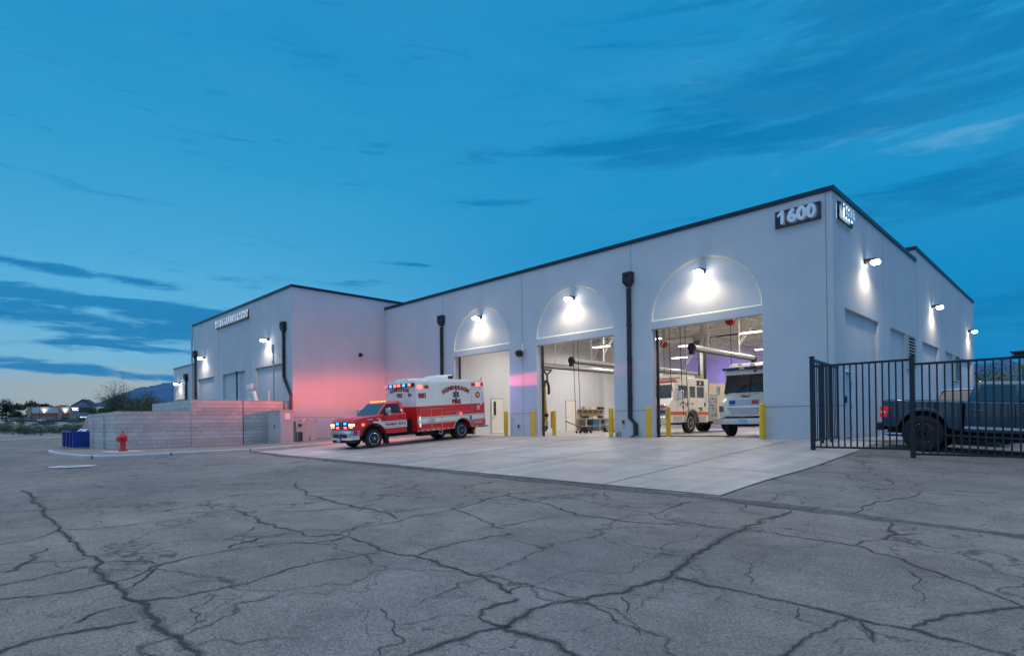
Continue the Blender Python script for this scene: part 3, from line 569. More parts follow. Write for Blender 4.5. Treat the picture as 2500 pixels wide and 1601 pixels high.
# back overhead doors
for x0 in (-19.4, -13.0, -6.6):
    d = MB()
    for k in range(6): d.box(x0, YB-.08, .02+k*.72, x0+4.3, YB-.03, .70+k*.72)
    d.build('overhead_door', mat('door_panel', (.66, .64, .66), .5), ST)
    b = MB(); b.tube([(x0-.06, YB-.12, 0), (x0-.06, YB-.12, 4.2), (x0-.06, YB-.35, 4.55), (x0-.06, YB-.8, 4.72), (x0-.06, YB-4, 4.78)], .035, 6); b.build('door_track', M_blackgloss, ST); b = MB(); b.tube([(x0+4.36, YB-.12, 0), (x0+4.36, YB-.12, 4.2), (x0+4.36, YB-.35, 4.55), (x0+4.36, YB-.8, 4.72), (x0+4.36, YB-4, 4.78)], .035, 6); b.build('door_track', M_blackgloss, ST)
text('81', 1.55, M_brickred, (LW+.012, 8.93, .76), (rad(90), 0, rad(90)), ST, 'painted_number', .003, .03, sx=.85)
lamp('AREA', 'back_bay_glow', (-16.5, 27.8, 3.6), 80, (.30, .18, 1.), 2.5, (-.25, 1, .25))
# left wing
WX0, WX1, WY, WH = -43.9, -26.09, -6.08, 8.64
b = MB(); LP = [(-31.45, -27.30, 0, 4.28), (-37.41, -33.25, 0, 4.27), (-43.0, -39.2, 0, 4.30)]
us = [WX0, WX1]+[q for p_ in LP for q in p_[:2]]
wall_grid(b, us, [-.6, 4.28, WH-.14], [(p_[0], p_[1], -1, 4.28) for p_ in LP], lambda u, z: (u, WY, z))
for x0, x1, _, _ in LP:
    D = WY+.16; z1 = 4.28
    b.face((x0, D, -.6), (x1, D, -.6), (x1, D, z1), (x0, D, z1)); b.face((x0, WY, -.6), (x0, D, -.6), (x0, D, z1), (x0, WY, z1)); b.face((x1, WY, -.6), (x1, WY, z1), (x1, D, z1), (x1, D, -.6)); b.face((x0, WY, z1), (x0, D, z1), (x1, D, z1), (x1, WY, z1))
b.face((WX1, WY, -.6), (WX1, -.0, -.6), (WX1, -.0, WH-.14), (WX1, WY, WH-.14)); b.face((WX1, 0, 7.95), (WX1, 12, 7.95), (WX1, 12, WH-.14), (WX1, 0, WH-.14)); b.face((WX0, WY, -.6), (WX0, 14, -.6), (WX0, 14, WH-.14), (WX0, WY, WH-.14))
b.face((WX0, 14, -.6), (WX1, 14, -.6), (WX1, 14, WH-.14), (WX0, 14, WH-.14))
b.build('wing_wall', M_wall, ST)
b = MB(); b.face((WX0, WY, WH-.3), (WX1, WY, WH-.3), (WX1, 12, WH-.3), (WX0, 12, WH-.3)); b.build('wing_roof', MATS['roof_membrane'], ST)
b = MB(); b.box(WX0-.05, WY-.06, WH-.14, WX1+.06, WY+.25, WH); b.box(WX1-.25, WY+.26, WH-.14, WX1+.06, 12, WH); b.build('wing_coping', M_coping, ST)
for xj in (-32.3, -38.24): joint(xj-.015, WY-.004, -.5, xj+.015, WY, WH-.14)
joint(WX1, WY, 1.095, WX1+.005, -.01, 1.12)
sc0 = WX0
for x0, x1 in ((-43.0, -39.2), (-37.41, -33.25), (-31.45, -27.3), (WX1, WX1)): joint(sc0, WY-.005, 1.095, x0-.01, WY, 1.12); sc0 = x1+.01
# low end block
b = MB(); AX0, AX1 = -49.47, -43.9; ac = -47.5; ar = 1.3
b.box(AX0, WY+.02, -.6, AX1-.002, 12, 5.52); b.build('low_wall', M_wall, ST)
b = MB(); b.box(AX0-.05, WY-.03, 5.52, AX1-.06, WY+.3, 5.63); b.build('low_coping', M_joint, ST)
b = MB(); arc = [(ac-ar*math.cos(math.pi*i/20), 2.95+ar*math.sin(math.pi*i/20)) for i in range(21)]
for (x0, z0), (x1, z1) in zip(arc[:-1], arc[1:]): b.cyl((x0, WY, z0), (x1, WY, z1), .035, n=4)
b.box(ac-ar, WY-.03, 2.92, ac+ar, WY+.02, 2.98); b.box(ac-ar-.03, WY-.03, .0, ac-ar+.03, WY+.02, 2.6); b.box(ac-ar, WY-.03, 2.55, ac+ar, WY+.02, 2.62); b.box(ac+ar-.03, WY-.03, 0, ac+ar+.03, WY+.02, 2.6); b.build('arch_trim', mat('trim_white', (.75, .73, .68), .6), ST)

# ------------------------------------------------------------------ wall lights
def wall_light(x, y, z, nx, ny, label, pw, group):
    rz = math.atan2(ny, nx)+math.pi/2       # local -Y points away from the wall
    t = empty('wall_light', (x, y, z), rz, label, 'wall light', group)
    b = MB(); b.yz([(0, -.08), (0, .08), (-.40, .06), (-.46, .02), (-.46, -.0), (-.06, -.02)], -.12, .12); b.build('housing', M_dark, t, bevel=.012)
    b = MB(); b.loft([[(-.13, -.22, -.025), (.13, -.22, -.025), (.13, -.48, -.005), (-.13, -.48, -.005)], [(-.13, -.22, -.11), (.13, -.22, -.11), (.13, -.49, -.10), (-.13, -.49, -.10)], [(-.07, -.27, -.16), (.07, -.27, -.16), (.07, -.43, -.16), (-.07, -.43, -.16)]]); b.build('lens', E_lamp, t, bevel=.02)
    lamp('SPOT', 'wall_light_glow', (0, -.50, -.20), pw, (1., .80, .58), .14, (0, .05, -1), t, 160, .7)
    return t
FL = 'wall lights over the bay arches'
for x, l in ((-16.94, 'lit wall pack light inside the arch above the ambulance'), (-10.67, 'lit wall pack light inside the middle arch, above the workbench bay'), (-4.44, 'lit wall pack light inside the arch above the fire engine and van')):
    wall_light(x, .055, 6.22, 0, -1, l, 115, FL)
for y, l in ((3.58, 'lit wall pack light on the side wall just past the 1600 corner sign'), (15.87, 'second lit wall pack light along the side wall, above the louvers'), (28.03, 'last lit wall pack light at the far end of the side wall')):
    wall_light(0, y, 6.33, 1, 0, l, 140, 'wall lights along the side wall')
for x, z, l in ((-29.3, 5.85, 'lit wall pack light on the wing beside its downspout'), (-41.2, 5.8, 'lit wall pack light on the wing beside the far pipes'), (-47.6, 4.25, 'small lit wall light within the arch of the low end block')):
    wall_light(x, WY+(.02 if x < -44 else 0), z, 0, -1, l, 120 if x > -44 else 50, 'wall lights on the left wing')
# ------------------------------------------------------------------ signs
E_sign2 = emat('street_sign_backlight', (.9, .93, 1.), 1.0)
def sign(name, s, w, h, size, loc, rz, label, bold, sx=1., ext=.02):
    t = empty(name, loc, rz, label, 'sign')
    b = MB(); b.box(-w/2, -.10, -h/2, w/2, -.02, h/2); b.box(-w/2+.2, -.02, -.1, w/2-.2, 0, .1); b.build('panel', M_coping, t, bevel=.006)
    b = MB(); b.box(-w/2+.03, -.018, -h/2+.03, w/2-.03, -.006, h/2-.03); b.build('halo_strip', mat('halo_strip', (.7, .85, 1.), .5, noise=0, emit=(.55, .80, 1.), estr=1.1), t)
    a = text(s, size, E_sign if s == '1600' else E_sign2, (0, -.15, -.0), (rad(90), 0, 0), t, 'backlight', .004, bold*.2, sx=sx)
    a = text(s, size, mat('numeral_paint', (.82, .86, .90), .4), (0, -.185, -.0), (rad(90), 0, 0), t, 'numeral' if s == '1600' else 'lettering', ext, bold, sx=sx)
    if s == '1600':
        x0 = min(v.co.x for v in a.data.vertices); y1 = max(v.co.y for v in a.data.vertices if v.co.x < x0+.05)
        b = MB(); b.prism([(x0+.02, -.185-ext, y1-.01), (x0-.10, -.185-ext, y1-.12), (x0-.10, -.185-ext, y1-.19), (x0+.02, -.185-ext, y1-.12)], (0, ext*2, 0)); b.build('numeral_flag', MATS['numeral_paint'], t)
    return t
sign('address_sign', '1600', 1.42, .56, .60, (-1.03, 0, 7.40), 0, 'dark sign panel with halo-lit numerals 1600 on the bay front', .02, 1.0)
sign('address_sign', '1600', 1.50, .56, .60, (0, 1.12, 7.41), rad(90), 'dark sign panel with numerals 1600 seen edge-on on the side wall', .018)
sign('street_sign', '1600 S BOULDER HWY', 6.1, .58, .70, (-35.35, WY, 7.86), 0, 'long dark sign with halo-lit letters 1600 S BOULDER HWY on the wing', .006, .88)
# ------------------------------------------------------------------ downspouts and pipes
def downspout(name, x, y, ztop, path, label, r=.066):
    t = empty(name, (x, y, 0), 0, label, 'downspout')
    b = MB(); b.box(-.21, -.25, ztop-.40, .21, -.002, ztop); b.loft([[(-.21, -.25, ztop-.405), (.21, -.25, ztop-.405), (.21, -.002, ztop-.405), (-.21, -.002, ztop-.405)], [(-.07, -.17, ztop-.60), (.07, -.17, ztop-.60), (.07, -.03, ztop-.60), (-.07, -.03, ztop-.60)]]); b.build('leader_head', M_dark, t, bevel=.008)
    b = MB(); b.box(-.12, -.255, ztop-.22, .10, -.249, ztop-.10); b.build('overflow_slot', M_black, t)
    b = MB()
    for (x0, y0, z0), (x1, y1, z1) in zip(path[:-1], path[1:]):
        b.loft([[(x0-r, y0-r, z0), (x0+r, y0-r, z0), (x0+r, y0+r, z0), (x0-r, y0+r, z0)], [(x1-r, y1-r, z1), (x1+r, y1-r, z1), (x1+r, y1+r, z1), (x1-r, y1+r, z1)]])
    b.build('pipe', M_dark, t)
    for z in (1.6, 3.2, 4.6): b = MB(); b.box(-r-.03, -.19, z, r+.03, -.002, z+.03); b.build('strap', M_dark, t)
    return t
downspout('downspout', -20.10, 0, 6.75, [(0, -.11, 6.1), (0, -.11, .02)], 'dark square downspout with leader head behind the ambulance')
downspout('downspout', -7.62, 0, 6.78, [(0, -.11, 6.13), (0, -.11, .80), (.28, -.13, .56), (.28, -.13, .12), (.16, -.3, .02)], 'dark downspout with a kinked foot on the pier between the open bays')
downspout('downspout', -27.0, WY, 6.62, [(0, -.11, 6.0), (0, -.11, 3.45), (.98, -.13, 2.35), (.98, -.13, -.3)], 'dark downspout bending towards the corner of the left wing')
downspout('downspout', -43.2, WY, 6.5, [(0, -.11, 5.9), (0, -.11, -.3)], 'dark downspout at the far end of the tall wing')
downspout('downspout', -45.7, WY+.02, 4.9, [(0, -.11, 4.3), (0, -.11, -.3)], 'dark downspout on the low end block')
b = MB(); b.cyl((-43.98, WY-.12, -.4), (-43.98, WY-.12, 8.95), .07, n=8); b.box(-44.08, WY-.06, 7.0, -43.88, WY, 7.05)
tag(b.build('vent_pipe', M_galv), 'tall grey pipe rising past the roof edge at the far wing corner', 'pipe')
b = MB(); b.cyl((-34.3, WY-.14, -.4), (-34.3, WY-.14, 4.2), .05, n=8); b.cyl((-34.3, WY-.14, 4.2), (-34.3, WY-.14, 4.28), .10, n=8)
tag(b.build('standpipe', M_dark), 'thin dark pole in front of the middle wing recess', 'pipe')
# white riser pipes inside the yard
t = empty('backflow_assembly', (-29.6, -7.0, -.3), 0, 'white fire service pipes standing above the block wall', 'pipework')
for k, (x, z) in enumerate(((-.5, 3.45), (-.05, 3.5))):
    b = MB(); b.cyl((x, 0, 0), (x, 0, z-.3), .06, n=8); b.cyl((x, 0, z-.3), (x, 0, z), .13, n=10)
    for zz in (1.9, 2.5, 2.9): b.cyl((x, 0, zz), (x, 0, zz+.06), .10, n=8)
    b.build('riser', M_white, t)
b = MB(); b.cyl((.35, 0, 2.95), (.95, 0, 1.9), .13, n=10); b.cyl((.95, 0, 2.35), (2.1, 0, 2.35), .03, n=6); b.build('elbow', M_white, t)
b = MB(); b.cyl((2.0, .2, 1.6), (2.0, .2, 3.0), .04, n=6); b.build('riser', M_white, t)
t = empty('service_mast', (-28.05, WY-.25, -.3), 0, 'thin galvanised conduit mast beside the wing downspout', 'mast')
b = MB(); b.cyl((0, 0, 0), (0, 0, 5.5), .045, n=8); b.build('mast', M_galv, t)
b = MB(); b.box(-.07, -.1, 5.2, .07, .02, 5.7); b.box(-.06, -.09, 4.6, .06, .02, 4.75); b.cyl((.05, 0, 5.55), (.5, .2, 4.9), .02, n=6); b.build('weather_head', M_galv, t)
# small fixtures
t = empty('security_camera', (-13.83, 0, 4.12), 0, 'black dome security camera on the pier between the two left bays', 'camera')
b = MB(); b.box(-.06, -.2, .0, .06, 0, .06); b.cyl((.10, -.1, .02), (.10, -.1, .38), .035, n=8); b.build('bracket', M_white, t)
b = MB(); b.lathe([(.001, -.28), (.13, -.24), (.19, -.14), (.19, 0), (.12, .06), (.001, .07)], (0, -.24, .0), 14); b.build('dome', M_blackgloss, t, smooth=True)
t = empty('security_camera', (-26.09, -1.8, 4.94), rad(90), 'small black box camera high on the pink-lit side wall', 'camera')
b = MB(); b.box(-.10, -.16, -.10, .10, -.02, .12); b.build('body', M_blackgloss, t, bevel=.02); b = MB(); b.cyl((-.02, -.2, 0), (-.02, -.16, 0), .05, n=10); b.build('lens', M_glass, t)
def outlet(x, z, l, y=0):
    t = empty('outlet_box', (x, y, z), 0, l, 'outlet box'); b = MB(); b.box(-.07, -.05, -.10, .07, 0, .10); b.build('box', M_galv, t, bevel=.01); b = MB(); b.box(-.045, -.065, -.06, .045, -.05, .06); b.build('cover', M_blackgloss, t)
outlet(-14.12, .50, 'grey outlet box low on the pier between the two left bays'); outlet(-8.0, .64, 'dark outlet box beside the kinked downspout foot')
t = empty('hose_bib', (-8.25, 0, .16), 0, 'small valve box at the foot of the pier between the open bays', 'valve'); b = MB(); b.cyl((-.08, -.06, -.14), (-.08, -.06, .04), .03, n=8); b.cyl((.06, -.06, -.14), (.06, -.06, .04), .03, n=8); b.box(-.12, -.10, .02, .10, -.002, .08); b.build('valve', M_galv, t)
# ------------------------------------------------------------------ bollards
b = MB(); bo0 = empty('bollard', (0, 0, 0)); b.lathe([(.098, 0), (.098, 1.17), (.09, 1.20), (.06, 1.225), (.001, 1.235)], (0, 0, 0), 18); b.build('post', M_yellow, bo0, smooth=True)
b = MB(); b.lathe([(.14, .0), (.14, .015), (.099, .02)], (0, 0, 0), 16); b.build('base', M_conc, bo0)
BL = [(-14.82, -.22, 'yellow bollard at the right jamb of the ambulance bay'), (-12.99, -.24, 'yellow bollard at the outer left jamb of the workbench bay'), (-13.02, 1.35, 'yellow bollard just inside the workbench bay, by the painted 81'),
      (-8.30, -.48, 'yellow bollard at the right jamb of the workbench bay'), (-6.58, -.38, 'yellow bollard at the outer left jamb of the fire engine bay'), (-6.68, 1.30, 'yellow bollard just inside the fire engine bay, in front of the engine'),
      (-2.20, -.25, 'yellow bollard at the right jamb of the fire engine bay, beside the white van'), (-19.3, -.3, 'yellow bollard hidden mostly behind the rear wheels of the ambulance'), (-19.0, 1.3, 'yellow bollard seen behind the ambulance mudflap')]
for i, (x, y, l) in enumerate(BL):
    o = bo0 if i == 0 else copy_tree(bo0); o.location = (x, y, gh(x, y)+.006); tag(o, l, 'bollard', 'yellow bollards at the bay jambs')
# ------------------------------------------------------------------ vehicle helpers
def arcpts(xc, zc, r, zb, n=12, rev=False):
    """points of a wheel-arch notch, front (+x) to rear, starting and ending at height zb"""
    a0 = math.asin(max(-1, min(1, (zb-zc)/r))); pts = [(xc+r*math.cos(a0+(math.pi-2*a0)*i/n), zc+r*math.sin(a0+(math.pi-2*a0)*i/n)) for i in range(n+1)]
    return pts[::-1] if rev else pts
def wheel(parent, x, y, r, w, out, rim='chrome', rr=.62, dual=False, holes=8):
    """out = +1 / -1: which side the hub faces"""
    o = MB(); k = w/2
    prof = [(r*rr, -k*.85), (r*.80, -k), (r*.97, -k*.8), (r, -k*.5), (r, k*.5), (r*.97, k*.8), (r*.80, k), (r*rr, k*.85)]
    o.lathe([(r*rr*.98, -k*.8)]+prof+[(r*rr*.98, k*.8)], (x, y, r), 28, 'y')
    if dual: o.lathe(prof, (x, y-out*w*1.1, r), 24, 'y')
    tr = MB()
    wv = o.build('wheel', M_tyre, parent, smooth=True)
    m = {'chrome': M_chrome, 'black': M_blackgloss, 'alu': M_alu}[rim]; R_ = r*rr
    b = MB(); dep = -.10 if dual else .0
    pf = [(.001, .0), (R_*.26, .0), (R_*.32, -.025), (R_*.62, -.045 if not dual else -.075), (R_*.80, -.05 if not dual else -.08), (R_*.88, .0), (R_*.93, .018), (R_, .01), (R_, -.12)]
    b.lathe([(a_, out*v_) for a_, v_ in pf], (x, y+out*k*.80, r), 28, 'y')
    rm = b.build('rim', m, wv, smooth=True)
    b = MB()
    for i in range(holes):
        t = 2*math.pi*i/holes+.2; cx, cz = x+R_*.70*math.cos(t), r+R_*.70*math.sin(t); dd = -.03 if dual else 0; b.cyl((cx, y+out*(k*.80-.07+dd), cz), (cx, y+out*(k*.80-.040+dd), cz), R_*.12, n=8)
    b.build('hand_hole', M_black, wv) if rim != 'black' else None
    b = MB(); b.cyl((x, y+out*k*.75, r), (x, y+out*(k*.8+.05), r), R_*.22, R_*.16, n=12)
    for i in range(8):
        t = 2*math.pi*i/8; b.cyl((x+R_*.42*math.cos(t), y+out*(k*.8-.04), r+R_*.42*math.sin(t)), (x+R_*.42*math.cos(t), y+out*(k*.8+.015), r+R_*.42*math.sin(t)), R_*.045, n=6)
    b.build('hub', m if rim != 'black' else M_dark, wv)
    return wv
def text_into(mb, s, size, M, ext=.003, bold=0.):
    cu = bpy.data.curves.new('t', 'FONT'); cu.body = s; cu.size = size; cu.extrude = ext; cu.offset = bold; cu.align_x = 'CENTER'; cu.align_y = 'CENTER'; cu.resolution_u = 3
    t = bpy.data.objects.new('tmp', cu); COL.objects.link(t)
    me = bpy.data.meshes.new_from_object(t.evaluated_get(bpy.context.evaluated_depsgraph_get())); bpy.data.objects.remove(t); bpy.data.curves.remove(cu)
    mb.add([M @ v.co for v in me.vertices], [tuple(p.vertices) for p in me.polygons]); bpy.data.meshes.remove(me)
SIDE = Matrix.Rotation(rad(180), 4, 'Z') @ Matrix.Rotation(rad(90), 4, 'X')     # reads from local +Y
FRONT = Matrix.Rotation(rad(90), 4, 'Z') @ Matrix.Rotation(rad(90), 4, 'X')     # reads from local +X
def letter(parent, s, size, pos, face, m, sx=1., bold=.006, name='lettering', ext=.003, shear=0):
    b = MB(); text_into(b, s, size, Matrix.Translation(pos) @ face @ Matrix.Diagonal((sx, 1, 1, 1)), ext, bold); return b.build(name, m, parent)
def arc_letters(parent, s, size, c, R_, spread, face, m, bold=.006, outline=None):
    for mm, bo, ex in (((outline, bold+.014, .002),) if outline else ())+((m, bold, .004),):
        b = MB(); n = len(s)
        for i, ch in enumerate(s):
            t = spread*(i-(n-1)/2)/(n-1)
            text_into(b, ch, size, Matrix.Translation(c) @ face @ Matrix.Translation((R_*math.sin(t), R_*math.cos(t)-R_, 0)) @ Matrix.Rotation(-t, 4, 'Z'), ex, bo)
        b.build('lettering' if mm is m else 'lettering_outline', mm, parent)
def star_of_life(parent, c, r, face, m):
    b = MB()
    for k in range(3):
        t = k*math.pi/3; M = Matrix.Translation(c) @ face @ Matrix.Rotation(t, 4, 'Z'); w = r*.26
        b.add([M @ Vector(q) for q in ((-w, -r, 0), (w, -r, 0), (w, r, 0), (-w, r, 0), (-w, -r, .006+.001*k), (w, -r, .006+.001*k), (w, r, .006+.001*k), (-w, r, .006+.001*k))], [(0, 3, 2, 1), (4, 5, 6, 7), (0, 1, 5, 4), (1, 2, 6, 5), (2, 3, 7, 6), (3, 0, 4, 7)])
    o = b.build('star_emblem', m, parent)
    b = MB(); M = Matrix.Translation(c) @ face
    b.add([M @ Vector(q) for q in ((-.012, -r*.8, .009), (.012, -r*.8, .009), (.012, r*.8, .009), (-.012, r*.8, .009))], [(0, 1, 2, 3)])
    for s_ in (-.4, 0, .35): b.add([M @ Vector(q) for q in ((-.04, s_*r-.012, .010), (.04, s_*r+.012, .010), (.04, s_*r+.035, .010), (-.04, s_*r+.01, .010))], [(0, 1, 2, 3)])
    b.build('staff', M_beige, o)
# ------------------------------------------------------------------ ambulance
AM = empty('ambulance', (-16.93, -4.65, -.206), label='red and white ambulance rolling out onto the apron with its beacons flashing', cat='ambulance', rot=(0, .057, rad(-90)))
W = 1.18; MF, MR = .20, -3.93; WRX, WFX = -2.45, 2.33; WR_ = .40
b = MB(); b.box(MR+.1, -.45, .38, 2.9, .45, .62); b.box(-1.9, -.9, .30, -.2, .9, .5); b.box(MR+.3, -.72, .35, 2.9, .72, 1.1); b.build('chassis', M_black, AM)
b = MB(); pro = [(MF, .52), (MF, 1.66), (MR, 1.66), (MR, .52)]+arcpts(WRX, WR_+.03, .58, .52, rev=True)
b.xz(pro, -W, W); b.build('module_base', M_red, AM, bevel=.015)
b = MB(); b.box(MF, -W, 1.662, MR, W, 2.72); b.loft([[(MF, -W, 2.72), (MF, W, 2.72), (MR, W, 2.72), (MR, -W, 2.72)], [(MF-.02, -W+.05, 2.86), (MF-.02, W-.05, 2.86), (MR+.02, W-.05, 2.86), (MR+.02, -W+.05, 2.86)]]); MU = b.build('module', M_white, AM, bevel=.012)
def band(z0, z1, m, name, proud, x0=MF-.03, x1=MR+.03):
    for s in (1, -1):
        b = MB(); n = 36; up = []; lo = []
        for i in range(n+1):
            x = x0+(x1-x0)*i/n; d = abs(x-WRX); zl = z0
            if d < .60: zl = max(z0, WR_+.03+math.sqrt(max(0, .60**2-d*d)))
            if zl < z1-.004: lo.append((x, zl)); up.append((x, z1))
            elif lo:
                b.xz(lo+up[::-1], s*W, s*(W+proud)) if len(lo) > 1 else None; lo = []; up = []
        if len(lo) > 1: b.xz(lo+up[::-1], s*W, s*(W+proud))
        b.build(name, m, AM)
band(.86, 1.17, M_white, 'white_stripe', .004); band(.895, .912, M_letD, 'pinstripe', .007); band(1.115, 1.132, M_letD, 'pinstripe', .007)
for s in (1, -1):
    b = MB(); x = MF-.06; i = 0
    b.box(MF, s*W, .53, WRX+.62, s*(W+.004), .585); b.build('rub_rail', M_alu, AM); b = MB(); b.box(WRX-.62, s*W, .53, MR+.02, s*(W+.004), .585); b.build('rub_rail', M_alu, AM)
    b = MB()
    while x > MR+.2:
        if not (WRX-.6 < x-.1 < WRX+.6): b.box(x, s*(W+.004), .538, x-.13, s*(W+.008), .577)
        x -= .30
    b.build('reflector', M_redlens, AM)
    b = MB(); ring = arcpts(WRX, WR_+.03, .60, .53, 16); ri = arcpts(WRX, WR_+.03, .55, .53, 16)
    for i in range(16): b.add([(ring[i][0], s*(W-.02), ring[i][1]), (ring[i+1][0], s*(W-.02), ring[i+1][1]), (ri[i+1][0], s*(W-.02), ri[i+1][1]), (ri[i][0], s*(W-.02), ri[i][1]), (ring[i][0], s*(W+.02), ring[i][1]), (ring[i+1][0], s*(W+.02), ring[i+1][1]), (ri[i+1][0], s*(W+.02), ri[i+1][1]), (ri[i][0], s*(W+.02), ri[i][1])], [(4, 5, 6, 7), (0, 1, 5, 4), (3, 2, 6, 7)])
    b.build('arch_trim', M_alu, AM)
    for (x0, x1, z0, z1) in ((0.0, -.60, .62, 1.52), (-.61, -1.20, .62, 1.52), (-1.24, -3.0, 1.02+.02, 1.34), (-3.08, -3.82, .66, 2.46)):
        f = MB(); e = .012; y0, y1 = s*(W+.003), s*(W+.011)
        f.box(x0, y0, z0, x0-e, y1, z1); f.box(x1, y0, z0, x1+e, y1, z1); f.box(x0, y0, z1-e, x1, y1, z1)
        if z0 < .8: f.box(x0, y0, z0, x1, y1, z0+e)
        f.build('compartment_trim', M_alu, AM)
    for x in (-.50, -.72):
        b = MB(); b.lathe([(.03, 0), (.075, .0), (.075, .02), (.06, .025), (.03, .02)], (x, s*(W+.012), 1.02), 14, 'y'); b.build('door_latch', M_chrome, AM)
    b = MB(); b.box(.12, s*(W+.002), .70, .04, s*(W+.02), 1.25); b.build('side_marker_box', M_alu, AM)
    b = MB(); b.box(-2.92, s*(W+.012), .62, -3.03, s*(W+.02), 1.13); b.build('vent_plate', M_galv, AM)
    b = MB(); b.box(-2.93, s*(W+.02), .92, -3.02, s*(W+.026), 1.07); b.build('charge_port', M_blackgloss, AM)
# near-side graphics
arc_letters(AM, 'HENDERSON', .235, (-2.13, W+.006, 2.47), 1.55, .98, SIDE, M_letR, .018, M_beige)
star_of_life(AM, (-2.13, W+.004, 2.14), .20, SIDE, M_letD)
letter(AM, 'FIRE', .27, (-2.13, W+.004, 1.80), SIDE, M_letR, 1.05, .022)
letter(AM, 'R81', .29, (-.16, W+.004, 2.14), SIDE, M_letR, .95, .022)
letter(AM, 'ISO CLASS 1', .125, (-3.47, W+.007, .745), SIDE, M_white, .82, .003)
b = MB(); b.cyl((-3.5, W+.002, 2.09), (-3.5, W+.010, 2.09), .155, n=8); b.build('badge', M_letD, AM)
b = MB(); b.cyl((-3.5, W+.010, 2.09), (-3.5, W+.014, 2.09), .11, n=16); o = b.build('badge_face', M_amberlens, AM); letter(AM, '81', .12, (-3.5, W+.017, 2.09), SIDE, M_white, 1, .004)
b = MB()
for i in range(3):
    for j in range(3): b.box(-3.42-i*.065, W+.004, 1.36+j*.075, -3.42-i*.065-.05, W+.008, 1.36+j*.075+.055)
b.cyl((-3.70, W+.003, 1.62), (-3.70, W+.008, 1.62), .06, n=10); b.build('decal', M_white, AM)
# front face of the module
arc_letters(AM, 'HENDERSON', .22, (MF+.005, -.12, 2.48), 3., .46, FRONT, M_letD, .010)
letter(AM, 'FIRE', .25, (MF+.004, -.12, 2.20), FRONT, M_letR, 1, .012); letter(AM, 'R81', .20, (MF+.004, .72, 2.20), FRONT, M_letR, .9, .010)
# light bar and beacons
lb = MB(); lb.box(MF, -W+.02, 2.58, MF+.10, W-.06, 2.74); lb = lb.build('light_bar', M_blackgloss, AM, bevel=.02)
for y, m in ((-1.02, E_red), (-.66, E_blue), (-.30, E_redhot), (.02, E_redhot), (.42, E_blue), (.86, E_redhot)):
    b = MB(); b.box(MF+.10, y-.10, 2.61, MF+.125, y+.10, 2.72); b.build('beacon', m, lb, bevel=.01)
for x, z, m in ((-.02, 2.55, E_redhot), (-.40, 2.55, M_redlens), (-3.22, 2.60, M_redlens), (-3.56, 2.60, E_redhot), (-3.83, 2.60, M_redlens)):
    b = MB(); b.box(x+.12, W+.001, z-.075, x-(.12 if x > -3.8 else .05), W+.035, z+.075); b.build('beacon', m, AM, bevel=.02)
    b = MB(); b.box(x+.12, -W-.035, z-.075, x-(.12 if x > -3.8 else .05), -W-.001, z+.075); b.build('beacon', m, AM, bevel=.02)
b = MB(); b.box(-2.28, W+.004, 1.19, -2.42, W+.03, 1.27); b.build('side_flasher', E_red, AM, bevel=.01)
b = MB(); b.box(-2.08, W+.004, 1.13, -2.16, W+.012, 1.29); b.build('decal', M_alu, AM)
b = MB(); b.box(.02, W+.02, .74, .10, W+.03, .93); b.box(.02, W+.02, 1.0, .10, W+.03, 1.2); b.build('scene_light', mat('clear_lens', (.8, .8, .75), .2, emit=(1, .95, .85), estr=.5), AM)
# roof gear
b = MB(); b.loft([[(-1.35, -.5, 2.86), (-1.35, .5, 2.86), (-2.62, .5, 2.86), (-2.62, -.5, 2.86)], [(-1.40, -.5, 3.0), (-1.40, .5, 3.0), (-2.62, .5, 3.02), (-2.62, -.5, 3.02)], [(-1.6, -.42, 3.12), (-1.6, .42, 3.12), (-2.55, .42, 3.14), (-2.55, -.42, 3.14)]]); b.build('air_conditioner', M_white, AM, bevel=.03)
b = MB(); b.box(-2.24, .502, 2.93, -2.56, .51, 3.08); b.build('air_grille', M_dark, AM)
b = MB(); b.loft([[(.12, -.55, 2.86), (.12, .55, 2.86), (-1.0, .55, 2.86), (-1.0, -.55, 2.86)], [(.10, -.5, 2.98), (.10, .5, 2.98), (-.75, .5, 2.98), (-.75, -.5, 2.98)]]); b.build('wind_fairing', M_white, AM, bevel=.02)
b = MB(); b.cyl((-3.85, W-.06, 2.8), (-3.85, W-.06, 2.93), .02, n=6); b.build('antenna', M_blackgloss, AM)
b = MB(); b.box(MR, -W+.03, .6, MR-.02, W-.03, 2.7); b.build('rear_door', M_red, AM)
b = MB(); b.box(MR-.02, -1.0, .45, MR-.35, 1.0, .55); b.build('rear_step', M_alu, AM)
# cab
CW = .98
low = [(.62, .55), (.62, 1.42), (1.0, 1.43), (2.05, 1.40), (2.9, 1.34), (3.18, 1.27), (3.26, 1.18), (3.28, .60), (2.93, .55)]+arcpts(WFX, WR_+.06, .55, .55)[0:]
b = MB(); b.xz(low, -CW, CW); b.build('cab', M_red, AM, bevel=.07, seg=3)
GB = [(.66, 1.40), (2.10, 1.40)]; GT = [(.76, 1.93), (1.50, 1.93)]
b = MB(); b.loft([[(.66, -.92, 1.39), (2.12, -.92, 1.37), (2.12, .92, 1.37), (.66, .92, 1.39)], [(.74, -.76, 1.90), (1.56, -.76, 1.90), (1.56, .76, 1.90), (.74, .76, 1.90)], [(.82, -.62, 1.98), (1.42, -.62, 1.98), (1.42, .62, 1.98), (.82, .62, 1.98)]]); b.build('cab_roof', M_red, AM, bevel=.03, seg=3)
def lerp(a, c, t): return tuple(a[i]+(c[i]-a[i])*t for i in range(3))
def pane(parent, name, m, c00, c10, c11, c01, nrm, off=.006, th=.012):
    n = Vector(nrm).normalized(); b = MB(); b.prism([Vector(q)+n*off for q in (c00, c10, c11, c01)], n*-th*.5); return b.build(name, m, parent)
